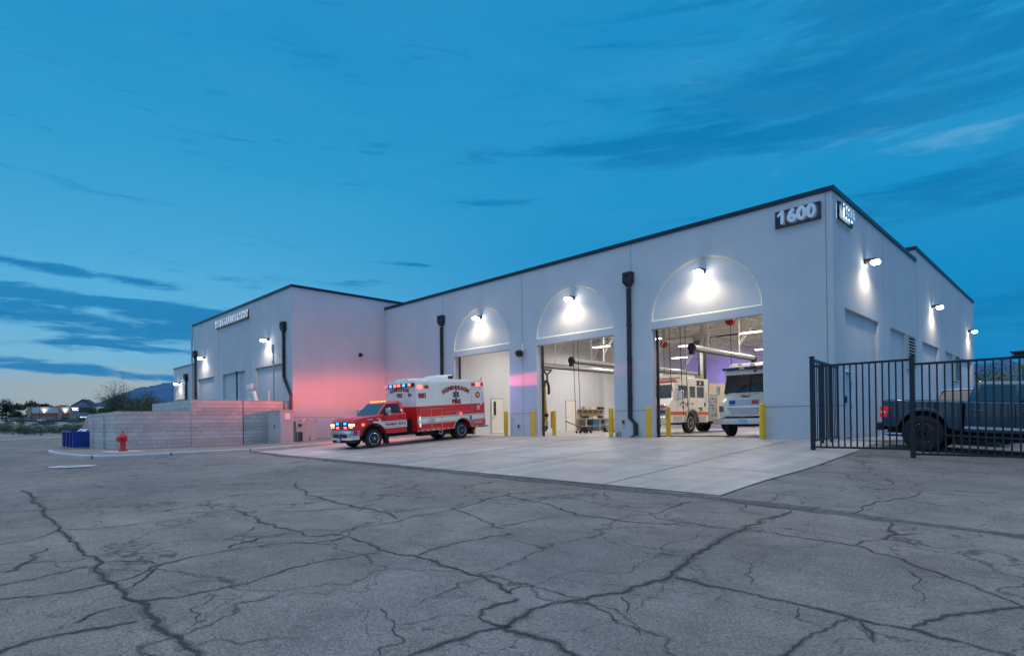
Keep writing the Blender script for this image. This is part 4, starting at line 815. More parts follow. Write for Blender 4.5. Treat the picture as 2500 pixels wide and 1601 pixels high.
pane(AM, 'windshield', M_glass2, (2.08, -.84, 1.405), (2.08, .84, 1.405), (1.575, .71, 1.88), (1.575, -.71, 1.88), (.53, 0, .55), .008)
for s in (1, -1):
    sl = lambda x, z: (x, s*(.92-(z-1.39)/.51*.16), z)
    pane(AM, 'side_window', M_glass, sl(1.96, 1.43), sl(1.42, 1.43), sl(1.42, 1.86), sl(1.52, 1.86), (0, s, .31), .010)
    pane(AM, 'side_window', M_glass, sl(1.39, 1.43), sl(.84, 1.43), sl(.90, 1.84), sl(1.39, 1.86), (0, s, .31), .010)
    # door shut lines, handle
    f = MB(); f.box(1.80, s*CW, .62, 1.788, s*(CW+.003), 1.36); f.box(.74, s*CW, .62, .728, s*(CW+.003), 1.38); f.build('door_gap', M_black, AM)
    b = MB(); b.box(1.02, s*(CW+.002), 1.22, .84, s*(CW+.035), 1.26); b.build('door_handle', M_blackgloss, AM, bevel=.01)
    st = MB(); st.box(1.78, s*CW, .80, .63, s*(CW+.004), 1.10)
    st.add([(1.78, s*(CW+.004), 1.10), (2.35, s*(CW+.004), 1.13), (2.35, s*(CW+.004), 1.03), (1.98, s*(CW+.004), .90), (1.90, s*(CW+.004), .80), (1.78, s*(CW+.004), .80)], [(0, 1, 2, 3, 4, 5)]); st.build('white_stripe', M_white, AM)
    for z in (1.045, .845): b = MB(); b.box(1.88, s*(CW+.004), z, .63, s*(CW+.007), z+.016); b.build('pinstripe', M_letD, AM)
    b = MB(); b.xz([(q[0], q[1]) for q in arcpts(WFX, WR_+.06, .60, .62)]+arcpts(WFX, WR_+.06, .545, .62, rev=True), s*(CW-.02), s*(CW+.045)); b.build('fender_flare', M_blackgloss, AM)
    b = MB(); b.xz([(1.82, .60), (1.76, .14), (1.62, .14), (1.68, .60)], s*.72, s*(CW+.03)); b.build('mud_flap', M_black, AM)
    b = MB(); b.xz([(-3.05, .55), (-3.10, .16), (-3.20, .16), (-3.15, .55)], s*.6, s*(W-.05)); b.build('mud_flap', M_black, AM)
    b = MB(); b.box(1.68, s*(CW-.12), .36, .30, s*(CW+.14), .42); b.build('running_board', M_alu, AM, bevel=.01)
    mr_ = MB(); mr_.box(1.78, s*(CW+.10), 1.36, 1.66, s*(CW+.40), 1.68); mr_ = mr_.build('mirror', M_chrome, AM, bevel=.03)
    b = MB(); b.box(1.80, s*(CW-.06), 1.36, 1.70, s*(CW+.22), 1.42); b.build('mirror_arm', M_blackgloss, mr_)
    b = MB(); b.box(1.655, s*(CW+.12), 1.40, 1.65, s*(CW+.38), 1.64); b.build('mirror_glass', M_glass, mr_)
    hl = MB(); hl.box(3.10, s*.60, .90, 3.30, s*.965, 1.10); hl = hl.build('headlight', M_blackgloss, AM, bevel=.03)
    b = MB(); b.box(3.301, s*.62, 1.0, 3.312, s*.93, 1.085); b.box(3.18, s*.966, .98, 3.30, s*.974, 1.08); b.build('headlight_lens', E_head, hl)
    b = MB(); b.box(3.301, s*.64, .915, 3.312, s*.93, .965); b.build('turn_signal', E_amber, hl)
    b = MB(); b.cyl((3.22, s*.70, .52), (3.305, s*.70, .52), .09, n=12); b.build('fog_light', M_glass, AM)
    b = MB(); b.box(2.90, s*(CW+.001), .98, 2.78, s*(CW+.02), 1.07); b.build('fender_flasher', E_redhot if s > 0 else E_red, AM, bevel=.01)
b = MB(); b.box(2.62, CW+.001, 1.20, 2.36, CW+.012, 1.26); b.build('hood_badge', M_alu, AM)
b = MB(); b.cyl((2.02, CW+.001, 1.16), (2.02, CW+.006, 1.16), .055, n=12); b.cyl((2.0, CW+.001, 1.03), (2.0, CW+.008, 1.03), .04, n=12); b.build('decal', M_white, AM)
letter(AM, 'PARAMEDIC RESCUE', .148, (1.22, CW+.008, .955), SIDE, M_letR, .80, .004)
letter(AM, 'E154', .07, (2.08, CW+.004, 1.25), SIDE, M_white, 1, .002)
gr = MB(); gr.box(3.20, -.58, .82, 3.305, .58, 1.20); gr = gr.build('grille', M_blackgloss, AM, bevel=.03)
b = MB(); b.box(3.25, -.60, 1.17, 3.32, .60, 1.21); b.box(3.25, -.60, .82, 3.32, .60, .86); b.box(3.25, -.60, .86, 3.315, -.56, 1.17); b.box(3.25, .56, .86, 3.315, .60, 1.17); b.box(3.25, -.02, .86, 3.315, .02, 1.17); b.build('grille_trim', M_chrome, gr)
for y, z, m in ((-.33, 1.10, E_blue), (.33, 1.10, E_blue), (-.33, .93, E_redhot), (.33, .93, E_redhot)): b = MB(); b.box(3.307, y-.10, z-.045, 3.335, y+.10, z+.045); b.build('grille_flasher', m, gr, bevel=.01)
bp = MB(); bp.loft([[(3.05, -1.0, .42), (3.36, -.85, .40), (3.42, 0, .40), (3.36, .85, .40), (3.05, 1.0, .42)], [(3.05, -1.01, .60), (3.40, -.86, .60), (3.46, 0, .60), (3.40, .86, .60), (3.05, 1.01, .60)], [(3.05, -1.0, .80), (3.36, -.85, .80), (3.42, 0, .80), (3.36, .85, .80), (3.05, 1.0, .80)]]); bp = bp.build('bumper', M_chrome, AM, smooth=True)
b = MB(); b.box(3.36, -.52, .50, 3.455, .52, .66); b.build('bumper_intake', M_blackgloss, bp)
b = MB(); b.box(3.02, -.90, .28, 3.30, .90, .42); b.build('valance', M_black, AM)
b = MB(); b.box(3.44, -.22, .34, 3.46, .08, .50); b.build('number_plate', mat('plate_blue', (.35, .48, .62), .4), bp)
for y in (-.55, -.28, 0, .28, .55): b = MB(); b.box(1.50, y-.04, 1.965, 1.40, y+.04, 2.0); b.build('cab_marker_light', E_amber, AM)
for s in (1, -1):
    wheel(AM, WFX, s*.85, WR_, .24, s, 'chrome', .62); wheel(AM, WRX, s*.98, WR_, .24, s, 'chrome', .62, True)
b = MB(); b.cyl((-1.15, .8, .42), (-1.15, 1.14, .42), .10, .11, n=16); b.build('exhaust_tip', M_chrome, AM)
b = MB(); b.cyl((-1.15, 1.10, .42), (-1.15, 1.143, .42), .085, n=16); b.build('exhaust_bore', M_black, AM)
# the ambulance's own beacons light the walls: wide flat beams
lamp('SPOT', 'beacon_beam', (-.3, -1.3, 2.52), 2300, (1., .10, .03), .10, (-.12, -1, .02), AM, 130, .9, (1, .13, 1))
lamp('SPOT', 'beacon_wash', (-.3, -1.3, 2.40), 560, (1., .17, .08), .10, (0, -1, -.35), AM, 150, .9)
lamp('SPOT', 'beacon_beam', (-.2, 1.32, 2.52), 1150, (1., .07, .13), .06, (-.86, .50, .035), AM, 74, .55, (1, .10, 1))
lamp('SPOT', 'grille_beam', (3.5, .0, .98), 60, (.25, .35, 1.), .05, (1, -.1, -.3), AM, 120, .8)
lamp('SPOT', 'grille_beam', (3.45, -.4, .95), 60, (1., .25, .35), .05, (1, -.5, -.15), AM, 130, .8)
lamp('SPOT', 'rear_wash', (-3.5, 1.35, 2.45), 60, (.55, .35, 1.), .08, (-.8, .5, -.25), AM, 120, .9)
lamp('SPOT', 'headlight_beam', (3.42, .78, 1.02), 50, (1., .8, .55), .06, (1, .1, -.22), AM, 90, .7)
# ------------------------------------------------------------------ fire engine
FE = empty('fire_engine', (-10.4, 8.0, .008), rad(-90), 'white fire engine with an orange-red stripe and number 81, nose to the door', 'fire engine')
EW = 1.2
b = MB(); b.box(-7.4, -.5, .45, 2.4, .5, .8); b.box(-7.2, -.8, .45, 2.2, .8, 1.3); b.build('chassis', M_black, FE)
pro = [(-1.93, .55), (-1.93, 2.93), (.40, 2.93), (.62, 2.66), (1.72, 2.60), (1.86, 1.78), (2.30, 1.45), (2.34, .55), (.85, .55)]+arcpts(0, .55, .70, .55)[0:]
b = MB(); b.xz(pro, -EW, EW); b.build('cab', M_white, FE, bevel=.05, seg=3)
for s in (1, -1):
    b = MB(); b.xz([(2.30, .95), (2.30, 1.13), (.56, 1.13)]+[(q[0], q[1]) for q in arcpts(0, .55, .72, .95)][:1], s*EW, s*(EW+.004)); b.xz([(-.60, .95), (-.60, 1.13), (-1.92, 1.13), (-1.92, .95)], s*EW, s*(EW+.004)); b.build('red_stripe', M_orange, FE)
    b = MB(); b.xz(arcpts(0, .55, .76, .58)+arcpts(0, .55, .68, .58, rev=True), s*(EW-.05), s*(EW+.08)); b.build('wheel_arch', M_alu, FE)
    for x0, x1, z0, z1 in ((1.34, .46, 1.82, 2.48), (.16, -.44, 1.88, 2.47), (-.62, -1.42, 1.88, 2.47)): b = MB(); b.box(x0, s*EW, z0, x1, s*(EW+.006), z1); b.build('side_window', M_glass2, FE, bevel=.002)
    b = MB(); b.box(-.62, s*EW, 2.52, -1.42, s*(EW+.006), 2.80); b.build('number_panel', M_glass, FE)
    f = MB()
    for x in (1.44, .36, -.52, -1.52): f.box(x, s*EW, .95 if abs(x) > .7 else 1.3, x-.014, s*(EW+.003), 2.62)
    f.build('door_gap', M_joint, FE)
    b = MB(); b.cyl((.28, s*(EW+.06), 1.2), (.28, s*(EW+.06), 2.2), .02, n=6); b.cyl((-1.62, s*(EW+.06), 1.2), (-1.62, s*(EW+.06), 2.2), .02, n=6); b.build('grab_rail', M_chrome, FE)
    for x in (.44, -1.45): b = MB(); b.box(x, s*(EW+.003), 1.42, x-.10, s*(EW+.03), 1.62); b.build('door_handle', M_blackgloss, FE)
    m_ = MB(); m_.box(1.55, s*(EW+.12), 1.78, 1.43, s*(EW+.36), 2.20); m_ = m_.build('mirror', M_chrome, FE, bevel=.02); b = MB(); b.cyl((1.6, s*(EW), 2.25), (1.5, s*(EW+.24), 2.22), .015, n=6); b.cyl((1.6, s*(EW), 1.75), (1.5, s*(EW+.24), 1.76), .015, n=6); b.build('mirror_arm', M_blackgloss, m_)
    for x0, x1, z0, z1 in ((1.9, 1.0, .62, .90), (-.80, -1.6, .62, .90)): b = MB(); b.box(x0, s*EW, z0, x1, s*(EW+.012), z1); b.build('step_panel', M_alu, FE, bevel=.004)
    wheel(FE, 0, s*1.03, .535, .30, s, 'alu', .58, holes=10); wheel(FE, -5.3, s*.98, .535, .28, s, 'alu', .58, True)
    pp = MB(); pp.box(-1.97, s*.95, .62, -2.95, s*(EW-.02), 2.05); pp = pp.build('pump_panel', M_galv, FE)
    rr2 = random.Random(11+s); b = MB()
    for i in range(5):
        for j in range(6): x, z = -2.08-i*.17, 1.0+j*.17; b.cyl((x, s*(EW-.02), z), (x, s*(EW+.01), z), rr2.choice((.03, .045, .06)), n=10)
    b.build('gauge', M_chrome, pp)
    b = MB(); b.cyl((-2.45, s*(EW-.02), .95), (-2.45, s*(EW+.22), .95), .10, .12, n=14); b.build('intake', M_chrome, pp); b = MB(); b.cyl((-2.1, s*(EW-.02), .85), (-2.1, s*(EW+.12), .85), .06, n=10); b.build('intake', M_chrome, pp)
    b = MB(); b.box(-2.0, s*(EW-.5), 2.06, -2.95, s*EW, 2.70); b.build('hose_bin', M_cream, FE, bevel=.02)
    bd = MB(); bd.xz([(-2.98, .62), (-2.98, 2.75), (-7.5, 2.75), (-7.5, .62)]+arcpts(-5.3, .55, .68, .62, rev=True), s*.55, s*EW); bd.build('body', M_cream, FE, bevel=.02)
letter(FE, '81', .24, (-1.02, EW+.008, 2.66), SIDE, M_white, 1, .006)
arc_letters(FE, 'HENDERSON', .14, (.86, EW+.004, 1.60), .40, 1.9, SIDE, M_letR, .003)
letter(FE, 'FIRE', .14, (.86, EW+.004, 1.36), SIDE, M_letD, 1, .004)
letter(FE, 'PARAMEDIC', .11, (-1.02, EW+.004, 1.32), SIDE, M_letD, .8, .003); letter(FE, 'ENGINE', .11, (-1.08, EW+.004, 1.22), SIDE, M_letD, .8, .003)
b = MB(); b.cyl((-.02, EW, 1.55), (-.02, EW+.005, 1.55), .06, n=8); b.cyl((-.2, EW, 1.55), (-.2, EW+.005, 1.55), .06, n=8); b.build('decal', M_letR, FE)
b = MB(); b.add([(1.873, -1.08, 1.82), (1.873, 1.10, 1.82), (1.755, 1.08, 2.52), (1.755, -1.06, 2.52)], [(0, 1, 2, 3)]); b.add([(1.86, EW+.004, 1.84), (1.50, EW+.004, 1.84), (1.50, EW+.004, 2.50), (1.745, EW+.004, 2.50)], [(0, 1, 2, 3)]) if False else None; b.build('windshield', M_glass2, FE)
b = MB(); b.box(2.36, -.55, .85, 2.42, .35, 1.50); b.build('grille', M_chrome, FE)
b = MB(); [b.box(2.42, -.50, .90+i*.09, 2.43, .30, .94+i*.09) for i in range(6)]; b.build('grille_slot', M_black, FE)
for s in (1, -1):
    hb_ = MB(); hb_.box(2.30, s*.55, .95, 2.44, s*1.12, 1.48); hb_ = hb_.build('headlight_bezel', M_chrome, FE, bevel=.02)
    b = MB(); b.box(2.441, s*.62, 1.30, 2.455, s*1.06, 1.42); b.build('warning_light', M_redlens, hb_); b = MB(); b.box(2.441, s*.62, 1.02, 2.455, s*1.06, 1.20); b.build('headlight_lens', M_glass2, hb_)
b = MB(); b.box(2.34, -1.18, .48, 3.0, 1.18, .88); b.build('bumper', M_chrome, FE, bevel=.03)
b = MB(); b.box(3.001, .55, .55, 3.01, 1.0, .80); b.cyl((3.0, .3, .68), (3.05, .3, .68), .11, n=14); b.build('siren_speaker', M_redlens, FE)
b = MB(); b.box(1.2, -1.05, 2.63, 1.65, 1.05, 2.80); lbar = b.build('light_bar', mat('pink_lens', (.55, .16, .16), .3), FE, bevel=.03)
b = MB(); b.box(.5, -.8, 2.94, -1.2, .8, 3.12); b.build('roof_unit', M_white, FE, bevel=.03)
b = MB(); b.cyl((-2.1, .5, 2.7), (-2.1, .5, 3.05), .04, n=8); b.box(-1.95, .3, 3.05, -2.25, .75, 3.16); b.cyl((-1.75, .95, 2.93), (-1.55, .95, 3.3), .05, n=8); b.build('deck_light', M_cream, FE)
# ------------------------------------------------------------------ white step van
SV = empty('step_van', (-3.88, 3.05, .008), rad(-90), 'white step van with blue and red grille lights parked nose out in the right bay', 'van')
VW = 1.19
b = MB(); b.box(-6, -.6, .4, .7, .6, .75); b.build('chassis', M_black, SV)
rg = lambda x, z, w: [(x, -w, z), (x, w, z)]
b = MB(); b.box(-6.3, -VW, .62, -.02, VW, 2.86); b.build('cargo_box', M_white, SV, bevel=.05, seg=3)
b = MB(); b.loft([[(-.1, -VW, .70), (.62, -VW+.12, .70), (.84, -.72, .82), (.88, 0, .80), (.84, .72, .82), (.62, VW-.12, .70), (-.1, VW, .70)], [(-.1, -VW, 1.15), (.66, -VW+.06, 1.12), (.90, -.72, 1.12), (.94, 0, 1.12), (.90, .72, 1.12), (.66, VW-.06, 1.12), (-.1, VW, 1.15)], [(-.1, -VW, 1.5), (.50, -VW+.14, 1.50), (.80, -.70, 1.52), (.84, 0, 1.52), (.80, .70, 1.52), (.50, VW-.14, 1.50), (-.1, VW, 1.5)], [(-.1, -VW, 1.76), (.26, -VW+.2, 1.74), (.42, -.70, 1.76), (.46, 0, 1.76), (.42, .70, 1.76), (.26, VW-.2, 1.74), (-.1, VW, 1.76)]]); b.build('hood', M_white, SV, smooth=True)
b = MB(); b.loft([[(-.1, -VW+.02, 1.74), (.30, -VW+.12, 1.74), (.30, VW-.12, 1.74), (-.1, VW-.02, 1.74)], [(-.1, -VW+.02, 2.52), (.06, -VW+.16, 2.52), (.06, VW-.16, 2.52), (-.1, VW-.02, 2.52)]]); b.build('windshield_frame', M_blackgloss, SV)
pane(SV, 'windshield', mat('van_glass', (.03, .028, .028), .1, noise=.25, nscale=3, coat=.3), (.30, -VW+.2, 1.80), (.30, VW-.2, 1.80), (.075, VW-.22, 2.46), (.075, -VW+.22, 2.46), (.75, 0, .22), .012)
b = MB(); b.loft([[(-.1, -VW, 2.52), (.12, -VW+.12, 2.50), (.12, VW-.12, 2.50), (-.1, VW, 2.52)], [(-.1, -VW, 2.80), (.06, -VW+.14, 2.80), (.06, VW-.14, 2.80), (-.1, VW, 2.80)], [(-.5, -VW+.15, 3.0), (-.12, -VW+.3, 2.98), (-.12, VW-.3, 2.98), (-.5, VW-.15, 3.0)]]); b.build('roof_cap', M_white, SV, smooth=True)
b = MB(); b.box(.25, -.03, 1.78, .33, .03, 1.80); b.prism([(.325, -.02, 1.78), (.325, .02, 1.78), (.10, .02, 2.48), (.10, -.02, 2.48)], (.02, 0, .005)); b.build('centre_post', M_blackgloss, SV)
for y in (-.5, .45): b = MB(); b.cyl((.335, y, 1.79), (.25, y+.34, 2.06), .012, n=5); b.build('wiper', M_black, SV)
b = MB(); b.box(.70, -.95, 1.0, .76, -.93, 1.7) if False else None
lb2 = MB(); lb2.box(.10, -VW+.02, 2.70, .20, VW-.1, 2.80); lb2 = lb2.build('light_bar', M_blackgloss, SV)
for y, m in ((-1.0, M_bluelens), (-.7, M_bluelens), (-.35, M_white), (-.05, M_bluelens), (.35, M_redlens), (.7, M_white), (.95, M_redlens)): b = MB(); b.box(.201, y-.10, 2.715, .212, y+.10, 2.785); b.build('beacon', m, lb2)
b = MB(); [b.box(-.02, y-.09, 2.90, .02, y+.09, 2.94) for y in (-.5, 0, .5, .8)]; b.build('marker_light', M_redlens, SV)
b = MB(); b.cyl((.10, .15, 2.62), (.16, .15, 2.62), .05, n=12); b.build('horn', M_dark, SV)
g_ = MB(); g_.box(.84, -.60, 1.26, .90, .60, 1.46); g_ = g_.build('upper_grille', M_galv, SV)
for y0, m in ((-.57, M_bluelens), (.33, M_redlens)): b = MB(); b.box(.901, y0, 1.29, .915, y0+.24, 1.43); b.build('grille_flasher', m, g_, bevel=.004)
b = MB(); b.box(.86, -.66, 1.14, .96, .66, 1.22); b.build('chrome_bar', M_chrome, SV, bevel=.01)
b = MB(); b.loft([[(.90, -.58, 1.10), (.96, -.58, 1.10), (.96, .58, 1.10), (.90, .58, 1.10)], [(.86, -.48, .90), (.93, -.48, .90), (.93, .48, .90), (.86, .48, .90)]]); b.build('lower_grille', M_galv, SV)
b = MB(); b.loft([[(.845, -.14, 1.60), (.845, .14, 1.60), (.80, .14, 1.60), (.80, -.14, 1.60)], [(.80, -.20, 1.64), (.80, .20, 1.64), (.70, .20, 1.64), (.70, -.20, 1.64)]]); b.build('hood_emblem', mat('emblem_gold', (.45, .32, .16), .3, .8), SV)
for s in (1, -1):
    b = MB(); b.prism([(.78, s*.86, 1.22), (.66, s*1.09, 1.24), (.64, s*1.09, .99), (.80, s*.82, 1.0)], (.045, 0, 0)); b.build('headlight', M_glass2, SV)
    wheel(SV, 0, s*.92, .42, .26, s, 'alu', .58); wheel(SV, -4.4, s*.92, .42, .26, s, 'alu', .58, True)
    m_ = MB(); m_.box(.25, s*(VW+.05), 1.70, .35, s*(VW+.19), 2.05); m_.build('mirror', M_white, SV, bevel=.02)
b = MB(); b.box(.80, -VW+.02, .50, 1.0, VW-.02, .73); b.build('bumper', M_chrome, SV, bevel=.015)
b = MB(); b.box(.80, -VW-.02, .50, 1.02, -VW+.36, .73); b.build('bumper_end', M_cream, SV, bevel=.01)
b = MB(); b.box(1.001, -.15, .54, 1.012, .17, .69); b.build('number_plate', MATS['plate_blue'], SV)
# ------------------------------------------------------------------ pickup behind the fence
PT = empty('pickup_truck', (2.60, -.95, -.200), label='dark blue crew cab pickup truck with black wheels parked behind the fence', cat='pickup truck', rot=(0, .055, 0))
PW = 1.0
b = MB(); b.box(-.9, -.5, .42, 4.5, .5, .72); b.box(-.85, -.72, .35, 4.5, .72, 1.2); b.build('chassis', M_black, PT)
b = MB(); b.xz([(.80, .55), (.80, 1.33), (-.95, 1.33), (-.98, 1.05), (-.93, .62)]+arcpts(0, .50, .57, .58, rev=True), -PW, PW); b.build('bed', M_truck, PT, bevel=.045, seg=3)
b = MB(); b.box(-.88, -PW+.1, 1.331, .72, PW-.1, 1.345); b.build('bed_cover', M_black, PT)
FWX = 3.70
cabp = [(.84, .55), (.84, 1.31), (1.9, 1.31), (3.0, 1.30), (4.35, 1.20), (4.58, 1.08), (4.62, .60)]+arcpts(FWX, .50, .57, .58)+[(3.1, .55)]
b = MB(); b.xz(cabp, -PW, PW); b.build('cab', M_truck, PT, bevel=.05, seg=3)
b = MB(); b.loft([[(.86, -.96, 1.29), (3.05, -.96, 1.29), (3.05, .96, 1.29), (.86, .96, 1.29)], [(1.00, -.80, 1.78), (2.50, -.80, 1.78), (2.50, .80, 1.78), (1.00, .80, 1.78)], [(1.10, -.68, 1.86), (2.35, -.68, 1.86), (2.35, .68, 1.86), (1.10, .68, 1.86)]]); b.build('cab_roof', M_truck, PT, bevel=.03, seg=3)
pane(PT, 'windshield', M_glass, (3.0, -.86, 1.33), (3.0, .86, 1.33), (2.47, .73, 1.76), (2.47, -.73, 1.76), (.45, 0, .55), .01)
pane(PT, 'rear_window', M_glass, (.88, -.8, 1.37), (.88, .8, 1.37), (.985, .7, 1.74), (.985, -.7, 1.74), (-.49, 0, .14), .01)
for s in (1, -1):
    sl = lambda x, z: (x, s*(.96-(z-1.29)/.49*.16), z)
    pane(PT, 'side_window', M_glass, sl(1.04, 1.34), sl(1.78, 1.34), sl(1.78, 1.74), sl(1.12, 1.74), (0, s, .36), .012)
    pane(PT, 'side_window', M_glass, sl(1.84, 1.34), sl(2.85, 1.34), sl(2.42, 1.74), sl(1.84, 1.74), (0, s, .36), .012)
    f = MB(); f.box(1.80, s*PW, .62, 1.812, s*(PW+.003), 1.28); f.box(2.86, s*PW, .62, 2.872, s*(PW+.003), 1.28); f.build('door_gap', M_black, PT)
    for x in (1.0, 1.92): b = MB(); b.box(x, s*(PW+.004), 1.07, x+.24, s*(PW+.04), 1.115); b.build('door_handle', M_truck, PT, bevel=.012)
    b = MB(); b.box(.86, s*(PW+.002), .64, 3.0, s*(PW+.014), .70); b.build('rocker_trim', M_alu, PT)
    b = MB(); b.box(.5, s*(PW-.06), .42, 3.0, s*(PW+.10), .47); b.build('running_board', M_dark, PT, bevel=.01)
    for xc in (0, FWX): b = MB(); b.xz(arcpts(xc, .50, .64, .62)+arcpts(xc, .50, .555, .62, rev=True), s*(PW-.04), s*(PW+.055)); b.build('fender_flare', M_truck, PT, bevel=.012)
    tl = MB(); tl.xz([(-.985, 1.17), (-.72, 1.14), (-.80, 1.06), (-.83, .86), (-.99, .86)], s*(PW-.10), s*(PW+.010)); tl = tl.build('tail_light', mat('tail_red', (.55, .01, .01), .2, emit=(1, .03, .03), estr=.25), PT)
    b = MB(); b.box(-.97, s*(PW+.011), .97, -.86, s*(PW+.014), 1.03); b.build('reverse_light', M_white, tl)
    wheel(PT, 0, s*.92, .47, .33, s, 'black', .58); wheel(PT, FWX, s*.92, .47, .33, s, 'black', .58)
    b = MB()
    for i in range(20):
        t = 2*math.pi*i/20; b.cyl((.245*math.cos(t), s*1.05, .47+.245*math.sin(t)), (.245*math.cos(t), s*1.082, .47+.245*math.sin(t)), .011, n=5)
    b.build('rim_bolt', M_chrome, PT)
b = MB(); b.box(-1.08, -.96, .50, -.93, .96, .72); b.build('bumper', M_dark, PT, bevel=.04)
b = MB(); b.cyl((-.95, -.70, .42), (-.45, -.70, .42), .045, n=10); b.build('exhaust_tip', M_chrome, PT)
b = MB(); b.box(4.55, -.9, .5, 4.75, .9, .8); b.build('front_bumper', M_chrome, PT, bevel=.03)
b = MB(); b.box(4.60, -.6, .82, 4.64, .6, 1.1); b.build('grille', M_blackgloss, PT)
# generic car used for the white car by the wall, the one behind the skip and the far car park
def make_car(name, paint, kind='sedan'):
    t = empty(name); L_ = 4.6 if kind == 'sedan' else 5.2; hw = .92 if kind == 'sedan' else 1.0; ht = {'sedan': 1.45, 'suv': 1.75, 'pickup': 1.85}[kind]; bt = ht*.60; r = .34 if kind == 'sedan' else .40
    xf, xr = L_/2-.85, -L_/2+.95
    pro = [(-L_/2, .35), (-L_/2, bt*.95), (-L_/2+.3, bt), (.9, bt), (L_/2-.25, bt*.84), (L_/2, bt*.65), (L_/2, .35)]+arcpts(xf, r, r+.07, .35)+arcpts(xr, r, r+.07, .35)
    b = MB(); b.xz(pro, -hw, hw); b.build('body', paint, t, bevel=.05)
    g0, g1 = {'sedan': (-1.7, 1.05), 'suv': (-2.4, 1.25), 'pickup': (-.7, 1.25)}[kind]; i0, i1 = {'sedan': (.55, .65), 'suv': (.2, .7), 'pickup': (.15, .7)}[kind]
    b = MB(); b.loft([[(g0, -hw+.05, bt-.02), (g1, -hw+.05, bt-.02), (g1, hw-.05, bt-.02), (g0, hw-.05, bt-.02)], [(g0+i0, -hw+.2, ht), (g1-i1, -hw+.2, ht), (g1-i1, hw-.2, ht), (g0+i0, hw-.2, ht)]]); b.build('cabin', M_glass, t, bevel=.03)
    b = MB(); b.box(g0+i0-.02, -hw+.19, ht-.01, g1-i1+.02, hw-.19, ht+.03); b.build('roof', paint, t, bevel=.02)
    for s in (1, -1):
        for x in (xf, xr): b = MB(); b.lathe([(r*.6, -.1), (r*.95, -.1), (r, -.06), (r, .06), (r*.95, .1), (.01, .09)] if s > 0 else [(.01, -.09), (r*.95, -.1), (r, -.06), (r, .06), (r*.95, .1), (r*.6, .1)], (x, s*(hw-.08), r), 14, 'y'); b.build('wheel', M_tyre, t)
        b = MB(); b.box(L_/2-.12, s*(hw-.38), bt*.62, L_/2+.01, s*(hw-.06), bt*.76); b.build('headlight', M_alu, t)
    b = MB(); b.box(L_/2-.02, -hw+.42, bt*.5, L_/2+.02, hw-.42, bt*.74); b.build('grille', M_blackgloss, t)
    b = MB(); b.box(L_/2-.1, -hw+.03, .32, L_/2+.05, hw-.03, .48); b.build('bumper', M_alu, t, bevel=.02)
    return t
P_w = mat('car_white', (.72, .73, .74), .25, coat=.5); P_s = mat('car_silver', (.35, .38, .42), .25, .5, coat=.5); P_b = mat('car_black', (.02, .022, .03), .2, coat=.6); P_bl = mat('car_blue', (.03, .07, .20), .25, coat=.6); P_r = mat('car_maroon', (.20, .02, .02), .25, coat=.6)
o = make_car('parked_car', P_w, 'suv'); o.location = (3.0, 4.3, gh(3.0, 4.3)); o.rotation_euler = (0, 0, rad(-90)); tag(o, 'white car behind the dark pickup bed, close to the side wall', 'car')
o = make_car('parked_car', P_w, 'pickup'); o.location = (-40.2, -12.6, gh(-40, -12.8)); o.rotation_euler = (0, 0, rad(-20)); tag(o, 'white pickup nosing out from behind the blue dumpster', 'car')
# ------------------------------------------------------------------ fence
FN = empty('metal_fence', (.43, -3.45, 0), 0, 'black metal picket fence in front of the dark pickup truck', 'fence')
def post(parent, x, y, z0, z1, r=.045, name='post'):
    b = MB(); b.box(x-r, y-r, z0, x+r, y+r, z1); b.box(x-r-.006, y-r-.006, z1, x+r+.006, y+r+.006, z1+.03); return b.build(name, M_fence, parent)
FY = -3.45
post(FN, 0, 0, -.20, 2.34, .05); post(FN, 2.26, 0, -.36, 2.16, .05); post(FN, 5.6, 0, -.6, 2.1, .05); post(FN, 8.9, 0, -.8, 2.1, .05)
for x0, x1, zt, zb in ((.05, 2.21, 2.10, -.085), (2.31, 5.55, 1.98, -.205), (5.65, 8.85, 1.9, -.38)):
    b = MB(); b.box(x0, -.022, zt-.035, x1, .022, zt+.02); b.build('rail', M_fence, FN); b = MB(); b.box(x0, -.022, zb-.02, x1, .022, zb+.03); b.build('rail', M_fence, FN)
    n = int(round((x1-x0)/.145)); st = (x1-x0)/(n+.0)
    for i in range(1, n):
        b = MB(); x = x0+st*i; b.box(x-.016, -.016, zb+.03, x+.016, .016, zt-.035); b.build('picket', M_fence, FN)
b = MB(); b.box(4.10, -.12, 1.99, 4.62, .20, 2.02); b.prism([(4.06, -.14, 2.10), (4.66, -.14, 2.10), (4.60, -.10, 2.02), (4.16, -.10, 2.02)], (0, .36, 0)); b.build('roller_cover', M_dark, FN)
# short return panel to the building corner
FG = empty('fence_return', (.40, -3.30, 0), 0, 'short black picket panel between the fence post and the building corner', 'fence')
p0 = Vector((0, .0)); p1 = Vector((-.27, 3.18)); dv = p1-p0
for k, (za, zb) in enumerate(((2.24, 2.32), (.06, .12))):
    b = MB(); b.loft([[(p.x-.02, p.y, za-(.0 if k else 0)), (p.x+.02, p.y, za), (p.x+.02, p.y, zb), (p.x-.02, p.y, zb)] for p in (p0, p1)]); b.build('rail', M_fence, FG)
for i in range(1, 15):
    q = p0+dv*i/15; b = MB(); b.box(q.x-.011, q.y-.011, .10, q.x+.011, q.y+.011, 2.25); b.build('picket', M_fence, FG)
for t_ in (.33, .66): q = p0+dv*t_; post(FG, q.x, q.y, -.02, 2.25, .028)
